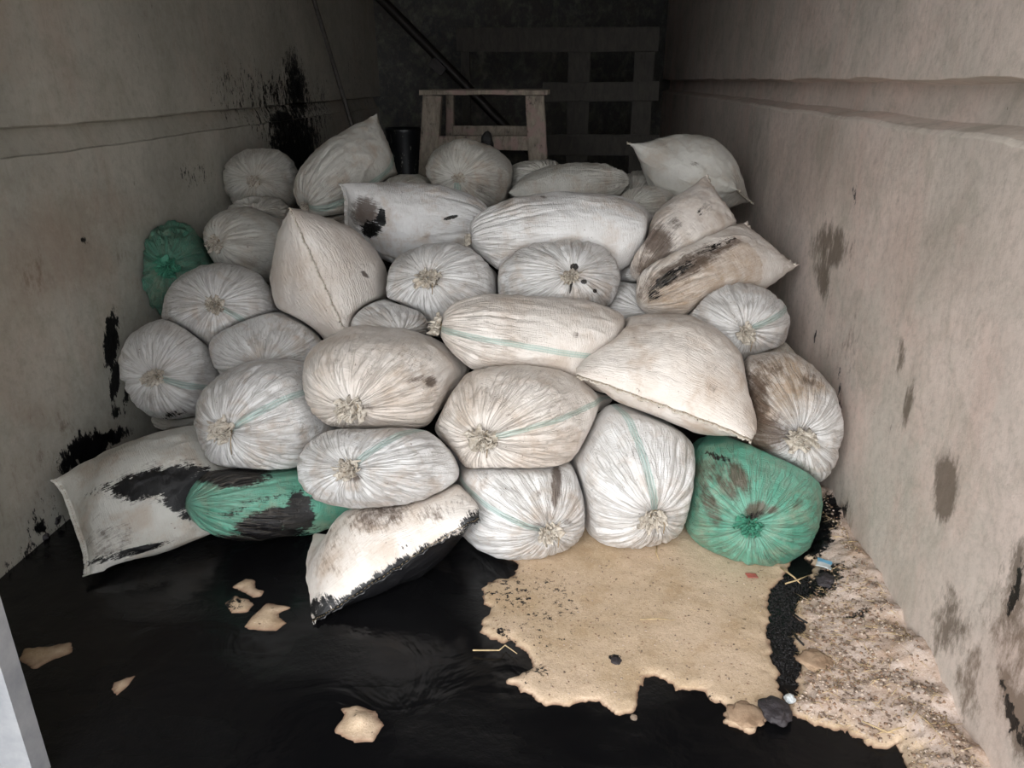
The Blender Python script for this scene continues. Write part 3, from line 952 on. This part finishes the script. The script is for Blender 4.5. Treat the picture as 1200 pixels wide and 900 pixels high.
# last touch: where two bags still bite into each other, draw the bitten patch back
from mathutils.bvhtree import BVHTree
FACES = grid_faces(NU, NTT, True)
FL = FACES.tolist()
trees = [BVHTree.FromPolygons(s['P'].tolist(), FL) for s in SACKS]
for rnd in range(3):
    dirty = set()
    for i in range(len(SACKS)):
        for j in range(i + 1, len(SACKS)):
            Pi, Pj = SACKS[i]['P'], SACKS[j]['P']
            if (Pi.min(0) > Pj.max(0)).any() or (Pj.min(0) > Pi.max(0)).any(): continue
            ov = trees[i].overlap(trees[j])
            if not ov: continue
            fi = np.unique(FACES[[a for a, b in ov]]); fj = np.unique(FACES[[b for a, b in ov]])
            for k, f_ in ((i, fi), (j, fj)):
                g2 = np.zeros(NTT * NU)
                g2[f_] = 1
                G2 = g2.reshape(NTT, NU)
                for _ in range(5):
                    G2 = np.maximum(G2, .8 * np.maximum(np.roll(G2, 1, 1), np.roll(G2, -1, 1)))
                    G2[1:] = np.maximum(G2[1:], .8 * G2[:-1]); G2[:-1] = np.maximum(G2[:-1], .8 * G2[1:])
                D = SACKS[k]['P'] - SACKS[k]['o']
                L_ = np.sqrt((D ** 2).sum(1))[:, None] + .03
                SACKS[k]['P'] = SACKS[k]['P'] - D / L_ * (G2.reshape(-1, 1) * .007)
                dirty.add(k)
    for k in dirty: trees[k] = BVHTree.FromPolygons(SACKS[k]['P'].tolist(), FL)
del trees


def ruffle(s, idx, parent, mat):
    """the gathered, tied mouth of a bag: a crumpled frill on a short neck with twine round it"""
    r = np.random.RandomState(100 + idx)
    base = s['P'].reshape(NTT, NU, 3)[-1].mean(0)
    X = s['fr'][0]
    sc = s.get('frs', 1.0) * .80
    bend = s['fr'][1] * r.uniform(-.35, .35) + s['fr'][2] * r.uniform(-.5, .1)
    nu = 96
    Vs = []; Fs = []
    for (rs_, ln, nv, sd) in ((1.0, 1.0, 18, 0), (.66, 1.25, 16, 7), (.36, 1.3, 12, 13)):
        nf = r.randint(6, 9) if sd == 0 else r.randint(4, 6)
        ph0 = r.uniform(0, 6, 5)
        t = np.repeat(np.linspace(0, 1, nv), nu)
        p = np.tile(np.linspace(0, 2 * math.pi, nu, endpoint=False), nv)
        fl = sstep(.22, 1, t)
        R = (.012 + .034 * fl * (1 + .28 * np.sin(p + ph0[4]) + .18 * np.sin(2 * p + ph0[3]))) * rs_ + .001
        fold = np.sin(nf * p + ph0[0] + 1.5 * t) + .7 * np.sin((nf * 2 + 1) * p + ph0[1] + 3 * t)
        Rr = R + .0065 * fl * fold * rs_
        Lx = -.014 + .050 * t * ln - .012 * fl * t + .0085 * fl * np.sin((nf + 4) * p + ph0[2]) + .006 * fl * np.sin((2 * nf + 3) * p + ph0[3])
        Q = np.c_[Lx, Rr * np.cos(p), Rr * np.sin(p) * .85] * sc
        k = (.010 * fl * sc)[:, None]
        Q = Q + k * np.c_[fbm(Q, 48 / sc, 2, idx + sd), fbm(Q, 48 / sc, 2, idx + 5 + sd), fbm(Q, 48 / sc, 2, idx + 9 + sd)]
        Fs.append(grid_faces(nu, nv, True) + sum(len(v) for v in Vs))
        Vs.append(Q)
    V = np.concatenate(Vs)
    W = base + V @ s['fr'] + np.clip(V[:, :1], 0, 1) * bend * 1.0
    o = mesh_obj('gathered_mouth', W, np.concatenate(Fs), mat, parent)
    o.modifiers.new('cloth', 'SOLIDIFY').thickness = .0012
    bm = bmesh.new()
    for k in range(2):
        pts = []
        for i in range(21):
            p = 2 * math.pi * i / 20
            pts.append(base + X * (.001 + .005 * k) * sc + (s['fr'][1] * math.cos(p) + s['fr'][2] * math.sin(p)) * .0165 * sc)
        tube(bm, pts, .0022, 6)
    if idx in (3, 4, 6, 9, 18, 23):
        q = base + X * .004
        ln = r.uniform(.04, .09)
        tube(bm, [q + s['fr'][1] * .016, q + s['fr'][1] * .025 - UZ * ln * .4 + X * .03, q + s['fr'][1] * .022 - UZ * ln + X * .03], .0018, 5)
    bm_obj('tie_string', bm, M_STRING, o, True)


def hem(s, idx, parent, end=-1):
    """folded, machine-stitched hem at a sewn end"""
    G = s['P'].reshape(NTT, NU, 3)
    row = G[0 if end < 0 else -1]
    inn = G[2 if end < 0 else -3]
    half = NU // 2
    up = row[:half + 1]; 
    low = np.concatenate([row[half:], row[:1]])[::-1]
    mid = (up + low) / 2
    inm = (inn[:half + 1] + np.concatenate([inn[half:], inn[:1]])[::-1]) / 2
    out = mid - inm
    out = s['fr'][0] * end * .8 + out / (np.linalg.norm(out, axis=1)[:, None] + 1e-6) * .2
    out /= np.linalg.norm(out, axis=1)[:, None]
    n = len(mid)
    tang = np.gradient(mid, axis=0)
    nrm = np.cross(out, tang); nrm /= np.linalg.norm(nrm, axis=1)[:, None] + 1e-9
    wob = (.004 * np.sin(np.arange(n) * .55 + idx) + .003 * np.sin(np.arange(n) * 1.7))[:, None]
    W = .017
    rows = []
    th = .0022
    for (u, v) in [(-.004, th), (W * .5, th), (W, th * .7), (W, -th * .7), (W * .5, -th), (-.004, -th)]:
        rows.append(mid + out * u + nrm * (v + wob * max(u, 0) / W))
    V = np.concatenate(rows)
    V[:, 2] = np.maximum(V[:, 2], .002)
    V[:, 0] = np.clip(V[:, 0], XL + .01, XR - .01)
    k = 6
    F = []
    for j in range(k):
        j2 = (j + 1) % k
        for i in range(n - 1):
            F.append((j * n + i, j * n + i + 1, j2 * n + i + 1, j2 * n + i))
    F.append(tuple(j * n for j in range(k))); F.append(tuple(j * n + n - 1 for j in reversed(range(k))))
    px, py, _ = proj(V)
    o = mesh_obj('stitched_hem', V, F, s['mat'] if s.get('oil') else M_HEM, parent, attrs={'oil': blobs(px, py, s.get('oil', [])), 'stain': blobs(px, py, s.get('stain', [])), 'tan': blobs(px, py, s.get('tan', [])),
                 'st': np.full(len(V), .3), 'pl': V, 'pm': np.zeros(len(V)), 'rw': np.zeros(len(V)), 'tint': np.full(len(V), .3)})
    bm = bmesh.new()
    for sgn in (1, -1):
        line = mid + out * (W * .45) + nrm * (sgn * (th + .0006) + wob * .45)
        line[:, 2] = np.maximum(line[:, 2], .003)
        for i in range(1, n - 2, 2):
            a_, b_ = line[i], line[i] * .25 + line[i + 1] * .75
            if np.linalg.norm(b_ - a_) > .001:
                tube(bm, [a_, b_], .0009, 4)
    bm_obj('stitch_thread', bm, M_STRING, o)


for i, s in enumerate(SACKS):
    L, T, PH, r0 = loc[i]
    P = s['P']
    px, py, pz = proj(P)
    cen = s['o']
    N = (P - cen)
    facing = ((CC - P) * N).sum(1) > -.05
    f = facing * 1.0
    at = {'oil': blobs(px, py, s.get('oil', [])) * f, 'stain': blobs(px, py, s.get('stain', [])) * f, 'tan': blobs(px, py, s.get('tan', [])) * f}
    if 'st' in s:
        a0 = math.radians(s['st'])
        d = (PH - a0 + math.pi) % (2 * math.pi) - math.pi
        at['st'] = d * np.maximum(r0, .012)
    else:
        at['st'] = np.full(len(P), .3)
    at['pl'] = np.c_[np.cos(PH), np.sin(PH), T + i * .37]
    at['pm'] = sstep(-.25, .8, T) if s['kind'] == 'tied' else np.zeros(len(P))
    at['rw'] = np.full(len(P), float(s.get('rw', .25)))
    at['tint'] = np.full(len(P), rng.uniform(.05, .6))
    # object origin at the sack's resting point
    root = bpy.data.objects.new('sack', None)
    COL.objects.link(root)
    base = Vector((float(cen[0]), float(cen[1]), float(P[:, 2].min())))
    root.location = base
    s['root'] = root
    tag(root, s['label'], 'sack', s.get('g'))
    F = grid_faces(NU, NTT, True)
    body = mesh_obj('woven_body', P, F, s['mat'], root, attrs=at)
    body.data.transform(Matrix.Translation(-base))
    bm = bmesh.new(); bm.from_mesh(body.data)
    bmesh.ops.recalc_face_normals(bm, faces=bm.faces)
    bm.to_mesh(body.data); bm.free()
    if s['kind'] == 'tied' and s.get('frill', 1):
        ruffle(s, i, root, M_FRILL_G if s["mat"] in (M_GREEN, M_GREEN2) else M_FRILL)
    if s.get('seam'):
        hem(s, i, root)
        if s['kind'] == 'pillow' and s.get('both'): hem(s, i, root, 1)
    for ch in root.children:
        if ch is not body:
            ch.data.transform(Matrix.Translation(-base))
            for g in ch.children: g.data.transform(Matrix.Translation(-base))
    lo = P.min(0); hi_ = P.max(0)
    print('SACK', i, 'h %.2f..%.2f' % (lo[2], hi_[2]), 'y %.2f..%.2f' % (lo[1], hi_[1]), 'x %.2f..%.2f' % (lo[0], hi_[0]), 'px %d..%d' % (px.min(), px.max()), 'abc %.2f %.2f %.2f' % (s['a'], s['b'], s['c']), 'smin %.2f' % s['sv'].min(), s['label'][:40])

# ------------------------------------------------------------------ trestle stool behind the heap
def E(name, loc):
    o = bpy.data.objects.new(name, None)
    COL.objects.link(o)
    o.location = loc
    return o


def part(name, bm, mat, root, smooth=False):
    o = bm_obj(name, bm, mat, root, smooth)
    if root.type == 'EMPTY':
        o.data.transform(Matrix.Translation(-root.location))
    return o


YS = 5.0
c0 = on(568, 108, 1, YS)
ls = on(508, 112, 1, YS); rs = on(627, 112, 1, YS)
st = E('trestle_stool', (c0[0], YS + .15, 0))
tag(st, 'dirty paint-smeared wooden trestle stool standing behind the heap', 'stool')
zt = c0[2]
bm = bmesh.new(); beam(bm, (ls[0] - .07, YS - .05, zt), (rs[0] + .08, YS - .05, zt), .10, .03, seed=1); beam(bm, (ls[0] - .07, YS + .30, zt), (rs[0] + .08, YS + .30, zt), .10, .03, seed=2)
part('top_board', bm, M_STOOL, st)
for k, (x0, x1, y0, y1) in enumerate([(ls[0], ls[0] - .13, YS - .02, YS - .10), (rs[0], rs[0] + .10, YS - .02, YS - .10), (ls[0] + .06, ls[0] - .02, YS + .30, YS + .36), (rs[0] + .0, rs[0] + .08, YS + .30, YS + .36)]):
    bm = bmesh.new(); beam(bm, (x1, y1, 0.004), (x0, y0, zt - .02), .115 if k < 2 else .05, .07, seed=k, seg=16, up=(0, 1, 0)); part('leg', bm, M_STOOL, st)
zr = on(570, 167, 1, YS)[2]
bm = bmesh.new(); beam(bm, (ls[0] - .05, YS - .04, zr), (rs[0] + .04, YS - .04, zr), .03, .085, seed=5); part('rail', bm, M_STOOL, st)
zr2 = on(570, 153, 1, YS + .3)[2]
bm = bmesh.new(); beam(bm, (ls[0] + .03, YS + .3, zr2), (rs[0] + .04, YS + .3, zr2), .03, .06, seed=6); part('rail', bm, M_STOOL, st)
bm = bmesh.new(); pp = on(571, 168, 1, YS - .07)
bmesh.ops.create_icosphere(bm, subdivisions=3, radius=.045, matrix=Matrix.Translation(pp) @ Matrix.Diagonal((.8, .5, 1.5, 1)))
for v in bm.verts: v.co += Vector(mn.noise_vector(v.co * 25)) * .012
part('oil_clot', bm, M_BLACKGUNK, st, True)

# old gate of boards leaning in the dark at the back
YG = 6.4
def gp(x, y, d=0): return on(x, y, 1, YG + d)
gt = E('wooden_gate', (float(gp(650, 100)[0]), YG, 0))
tag(gt, 'old grey wooden gate frame leaning in the dark behind the stool', 'gate')
for (x0, x1, y0, y1, hh_) in [(535, 772, 47, 46, .17), (636, 772, 108, 107, .14), (640, 772, 170, 170, .16)]:
    bm = bmesh.new(); beam(bm, gp(x0, y0), gp(x1, y1), .04, hh_, seed=x0); part('crossbar', bm, M_PALLET, gt)
for (x, w_) in [(680, .17), (757, .15)]:
    a_ = gp(x, 40, .04); bm = bmesh.new(); beam(bm, (a_[0], YG + .045, .0), (a_[0], YG + .045, a_[2] + .05), w_, .035, seed=x, up=(0, 1, 0)); part('post', bm, M_PALLET, gt)
a_ = gp(545, 47, .04); bm = bmesh.new(); beam(bm, (a_[0], YG + .045, .0), (a_[0], YG + .045, a_[2] + .05), .07, .035, seed=9, up=(0, 1, 0)); part('post', bm, M_PALLET, gt)
# the back panel behind
bm = bmesh.new()
beam(bm, gp(790, 20, .5), gp(455, 28, .5), .05, .03, seed=4)
tube(bm, [on(440, -5, 1, 6.9), on(512, 72, 1, 6.6), on(590, 150, 1, 6.2), on(680, 235, 1, 5.8)], .035, 8)
bm.free()
bm = bmesh.new()
pa, pb = on(436, -12, 1, 6.15), on(596, 152, 1, 6.15)
dd = (pb - pa) / np.linalg.norm(pb - pa)
tend = pa + dd * ((0.02 - pa[2]) / dd[2])
tube(bm, [pa - dd * .3, pa, (pa + pb) / 2, pb, tend], .038, 8)
o = part('diagonal_pole', bm, M_IRON, E('dummy', (0, 0, 0)), True)
bpy.data.objects.remove(o.parent); o.parent = None
tag(o, 'dark diagonal pole crossing the gloom behind the stool', 'pole')
bm = bmesh.new()
pp = on(513, 78, 1, 6.08)
bmesh.ops.create_cube(bm, size=1, matrix=Matrix.Translation(pp) @ Matrix.Rotation(.7, 4, 'Y') @ Matrix.Diagonal((.12, .05, .07, 1)))
bmesh.ops.bevel(bm, geom=bm.edges[:], offset=.01, segments=2)
part('bracket', bm, M_IRON, o)

# iron rod leaning at the left wall
p_t, p_b = on(366, -6, 1, 5.15), on(416, 158, 1, 4.95)
dd = p_b - p_t
p_e = p_b + dd * ((0.01 - p_b[2]) / dd[2])
bm = bmesh.new()
tube(bm, [p_t - dd * .3, p_t, p_b, p_e], .014, 8)
o = bm_obj('leaning_rod', bm, flat_mat('worn_steel', (96, 92, 88), .45, .5, .2), None, True)
tag(o, 'thin steel rod leaning near the left wall, beside the oil splashes', 'rod')

# oil-blackened drum behind the propped sack
pc = on(476, 200, 1, 5.15)
dr = E('drum', (float(pc[0]), 5.15, 0))
tag(dr, 'narrow oil-blackened drum standing left of the stool', 'drum')
ztop = float(on(476, 150, 1, 5.1)[2])
bm = bmesh.new()
prev = None
R0 = .12
profd = [(R0 - .02, 0.005), (R0, .01), (R0, .05)]
for q in (.33, .66):
    zc = ztop * q
    profd += [(R0, zc - .02), (R0 + .008, zc), (R0, zc + .02)]
profd += [(R0, ztop - .03), (R0 + .006, ztop - .01), (R0 + .002, ztop), (R0 - .012, ztop - .004), (R0 - .014, ztop - .02), (.001, ztop - .02)]
for (r_, z_) in profd:
    ring = [bm.verts.new((pc[0] + r_ * math.cos(a * math.pi / 20), 5.15 + r_ * math.sin(a * math.pi / 20), z_)) for a in range(40)]
    if prev:
        for a in range(40): bm.faces.new((prev[a], prev[(a + 1) % 40], ring[(a + 1) % 40], ring[a]))
    else: bm.faces.new(ring)
    prev = ring
mdr = NT('drum_paint'); oo = mdr.obj()
mdr = mdr.set(Base_Color=mdr.mix(mdr.ramp(mdr.noise(mdr.scalevec(oo, (1, 1, .3)), 28, 5, .7), .62, .66), lin((16, 18, 22)), lin((168, 168, 160))), Roughness=.4)
part('barrel', bm, mdr, dr, True)
bm = bmesh.new(); bmesh.ops.create_cone(bm, segments=12, radius1=.02, radius2=.018, depth=.015, cap_ends=True, matrix=Matrix.Translation((pc[0], 5.10, ztop - .012)))
part('bung_cap', bm, M_IRON, dr, True)

# steel door post close to the camera at the left
xe, ye = -1.184, 1.2
po = E('door_post', (xe - .1, ye, 0))
tag(po, 'pale grey steel door post at the bottom left corner', 'post')
bm = bmesh.new()
bmesh.ops.create_cube(bm, size=1, matrix=Matrix.Translation((xe - .055, ye + .02, 1.3)) @ Matrix.Diagonal((.11, .05, 2.6, 1)))
bmesh.ops.bevel(bm, geom=bm.edges[:], offset=.006, segments=2)
part('stile', bm, M_POST, po)
bm = bmesh.new()
bmesh.ops.create_cube(bm, size=1, matrix=Matrix.Translation((xe - .28, ye + .03, 1.3)) @ Matrix.Diagonal((.36, .02, 2.6, 1)))
part('door_sheet', bm, M_POST2, po)

# ------------------------------------------------------------------ litter on the floor
def lump(name, px, py, r, sq, mat, label, cat, seed, rz=0, zoff=0.0, asp=1.0, group=None, amp=.25):
    p = on(px, py, 2, .01)
    bm = bmesh.new()
    bmesh.ops.create_icosphere(bm, subdivisions=4, radius=1)
    for v in bm.verts:
        n1 = mn.noise(v.co * 1.6 + Vector((seed, 0, 0))); n2 = mn.noise(v.co * 4 + Vector((0, seed, 0)))
        v.co *= 1 + amp * n1 + amp * .4 * n2
        v.co = Vector((v.co.x * r * asp, v.co.y * r, v.co.z * r * sq))
    o = bm_obj(name, bm, mat, None, True)
    o.location = (p[0], p[1], zoff + r * sq * .55)
    o.rotation_euler.z = rz
    return tag(o, label, cat, group)


lump('stone', 62, 614, .028, .9, M_DSTONE, 'dark stone on the floor at the foot of the left wall', 'stone', 1, zoff=.015)
lump('stone', 50, 628, .020, .7, M_DSTONE, 'smaller dark stone in front of the one at the left wall', 'stone', 2)
lump('stone', 908, 837, .040, .45, M_DSTONE, 'flat oil-soaked stone at the sand edge between the oil strip and the pool', 'stone', 3, .3, .012, 1.0, amp=.35)
lump('clod', 874, 838, .042, .16, M_PAPER, 'brown clod at the edge of the oil, left of the flat dark stone', 'clod', 4, 0, .008, amp=.4)
lump('clod', 972, 648, .036, .5, M_BLACKGUNK, 'black clod by the right edge of the bright green sack', 'clod', 5, .4, .02, amp=.45)
lump('clod', 968, 688, .034, .35, M_DSTONE, 'blackened clod right below the blue and white wrapper', 'clod', 6, .4, .03, amp=.5)
lump('clod', 955, 778, .040, .22, M_PAPER, 'brown tuft of dirt halfway down the debris strip', 'clod', 7, .4, .02, amp=.5)
lump('pebble', 925, 822, .014, .7, M_LABEL, 'white pebble beside the flat dark stone', 'pebble', 8, 0, .014)
lump('pebble', 743, 838, .009, .6, M_STONE, 'pale pebble in the oil at the front edge of the sand', 'pebble', 9, 0, .0)
lump('clod', 722, 776, .014, .4, M_DSTONE, 'small dark crumb lying alone in the middle of the sand', 'clod', 10, 0, .012)


def scrap(name, px, py, w, d, mat, label, cat, rz, z, seed, parts=None):
    p = on(px, py, 2, z)
    nx_, ny_ = 14, 10
    V = []
    for j in range(ny_):
        for i in range(nx_):
            x = (i / (nx_ - 1) - .5) * w; y = (j / (ny_ - 1) - .5) * d
            e = mn.noise(Vector((x * 40, y * 40, seed)))
            V.append((x * (1 + .1 * e), y * (1 + .15 * e), .006 + .006 * mn.noise(Vector((x * 22, y * 22, seed + 5)))))
    o = mesh_obj(name, np.array(V), grid_faces(nx_, ny_), mat)
    o.modifiers.new('t', 'SOLIDIFY').thickness = .0012
    o.location = (p[0], p[1], z)
    o.rotation_euler = (0, 0, rz)
    return tag(o, label, cat), V


wrp, WV = scrap('wrapper', 971, 664, .075, .05, M_LABEL, 'small blue and white printed wrapper on the debris by the right wall', 'wrapper', -.45, .035, 3)
# blue printed band and dashes on the wrapper
V = np.array(WV).reshape(10, 14, 3)
q = V[5:10, :, :].reshape(-1, 3) + np.array([0, 0, .0012])
mesh_obj('printed_band', q, grid_faces(14, 5), M_BLUE, wrp)
scrap('red_scrap', 881, 676, .036, .024, M_RED, 'faded red scrap on the sand in front of the bright green sack', 'scrap', .2, .014, 7)


def straw(pts, r=.0016, label='', group='loose straws on the floor', z=.016):
    bm = bmesh.new()
    P3 = [tuple(on(x, y, 2, z + .004 * (k % 2))) for k, (x, y) in enumerate(pts)]
    tube(bm, P3, [r] * (len(P3) - 1) + [r * .4], 6)
    tag(bm_obj('straw', bm, M_STRAW, None, True), label, 'straw', group)


straw([(554, 762), (585, 762), (592, 756), (606, 766)], .0022, 'kinked pale straw lying over the oil at the left edge of the sand', z=.012)
straw([(750, 726), (772, 725), (792, 727)], .0014, 'thin straight straw in the middle of the sand')
straw([(1110, 884), (1130, 888), (1142, 898)], .003, 'thick pale straw at the bottom of the debris strip', z=.04)
straw([(915, 665), (930, 676), (938, 684)], .003, 'straw lying across the top of the black strip', z=.018)
straw([(920, 684), (934, 680), (948, 674)], .0026, 'second straw crossing the top of the black strip, below the first', z=.020)
straw([(770, 636), (769, 648), (773, 658)], .0022, 'straw fibre hanging in front of the tall striped sack', z=.014)
straw([(1010, 845), (1040, 858), (1065, 850)], .002, 'bent straw low on the debris strip beside the oil', z=.035)
straw([(1080, 830), (1100, 850), (1128, 848)], .002, 'straw near the right wall low on the debris strip', z=.05)

# twigs in the black strip
for k, (pts, lab) in enumerate([([(926, 716), (936, 724), (946, 730)], 'oil-black twig sticking out of the black strip, upper one'), ([(928, 740), (934, 748), (942, 756)], 'oil-black twig sticking out of the black strip, lower one')]):
    bm = bmesh.new(); tube(bm, [tuple(on(x, y, 2, .022)) for x, y in pts], .003, 6)
    tag(bm_obj('twig', bm, M_BLACKGUNK, None, True), lab, 'twig', 'twigs in the black strip')

# uncountable grit
def grit(name, n, region, smin, smax, mats, label, seed, zf, strawy=0.0):
    r_ = random.Random(seed)
    V = []; F = []; mi = []
    base = [(1, 0, 0), (-1, 0, 0), (0, 1, 0), (0, -1, 0), (0, 0, 1), (0, 0, -1)]
    fc = [(0, 2, 4), (2, 1, 4), (1, 3, 4), (3, 0, 4), (2, 0, 5), (1, 2, 5), (3, 1, 5), (0, 3, 5)]
    cnt = 0
    while cnt < n:
        x = r_.uniform(*region[0]); y = r_.uniform(*region[1])
        z = zf(x, y)
        if z is None: continue
        cnt += 1
        s_ = smin + (smax - smin) * r_.random() ** 3
        a = r_.uniform(0, 6.28)
        st_ = r_.random() < strawy
        sx, sy, sz = (s_ * r_.uniform(4, 9), s_ * .25, s_ * .25) if st_ else (s_ * r_.uniform(.8, 1.6), s_, s_ * r_.uniform(.5, .9))
        o_ = len(V)
        for b in base:
            bx, by, bz = [q * r_.uniform(.75, 1.15) for q in b]
            bx *= sx; by *= sy; bz *= sz
            V.append((x + bx * math.cos(a) - by * math.sin(a), y + bx * math.sin(a) + by * math.cos(a), z + sz * .4 + bz))
        k = 3 if (st_ and len(mats) > 3) else r_.choice(range(min(3, len(mats))))
        for f in fc:
            F.append([o_ + q for q in f]); mi.append(k)
    o = mesh_obj(name, np.array(V), np.array(F), None, smooth=False)
    for m_ in mats: o.data.materials.append(m_)
    o.data.polygons.foreach_set('material_index', mi)
    return tag(o, label, 'grit', kind='stuff')


HG = h.reshape(len(ys), len(xs))
SG1 = s1.reshape(HG.shape); SG2 = s2.reshape(HG.shape)


def hat(x, y):
    i = int((x - xs[0]) / .0085); j = int(np.searchsorted(ys, y)) - 1
    if not (0 <= i < len(xs) and 0 <= j < len(ys)): return None
    return i, j


def z_deb(x, y):
    q = hat(x, y)
    if q is None or SG2[q[1], q[0]] < .006 or x > XR - .02: return None
    if any(B_[0] < x < B_[1] and y > B_[2] for B_ in FOOT): return None
    return HG[q[1], q[0]]


FOOT = []
for q_ in SACKS[:6]:
    lowp = q_['P'][q_['P'][:, 2] < .03]
    if len(lowp): FOOT.append((lowp[:, 0].min() - .02, lowp[:, 0].max() + .02, lowp[:, 1].min() - .015))


def z_dry(x, y):
    q = hat(x, y)
    if q is None or SG1[q[1], q[0]] < .01: return None
    if any(B_[0] < x < B_[1] and y > B_[2] for B_ in FOOT) or (.50 < x < .70 and y < 1.74): return None
    return HG[q[1], q[0]]


def z_strip(x, y):
    q = hat(x, y)
    if q is None or HG[q[1], q[0]] > -.001 or y < 1.65: return None
    if any(B_[0] < x < B_[1] and y > B_[2] for B_ in FOOT): return None
    return .0


M_GR1 = flat_mat('grit_pale', (200, 182, 166), .9); M_GR2 = flat_mat('grit_brown', (150, 122, 100), .9); M_GR3 = flat_mat('grit_dark', (124, 106, 92), .9)
grit('rubble_grit', 9000, ((.45, XR - .02), (1.3, 2.7)), .0010, .0062, [M_GR1, M_GR2, M_GR3, M_STRAW], 'crumbly pinkish grit, chaff and rubble bits strewn along the right wall', 5, z_deb, .22)
grit('sand_grains', 1500, ((-.25, .75), (1.45, 2.5)), .001, .0035, [M_GR1, M_GR2, M_GR3, M_STRAW], 'coarse grains and bits of chaff scattered on the bare sand', 6, z_dry, .12)
xa, xb = on(895, 700, 2, 0)[0], on(955, 700, 2, 0)[0]
M_BG2 = flat_mat('tarry_crumb_grey', (34, 32, 34), .4)
grit('tarry_crumbs', 4200, ((.42, .80), (1.6, 2.35)), 0.001, .0048, [M_BLACKGUNK, M_BLACKGUNK, M_BG2], 'clotted black crumbs filling the narrow oil strip between sand and debris', 7,
     lambda x, y: z_strip(x, y) if .42 < x < .80 and y > 1.66 else None)
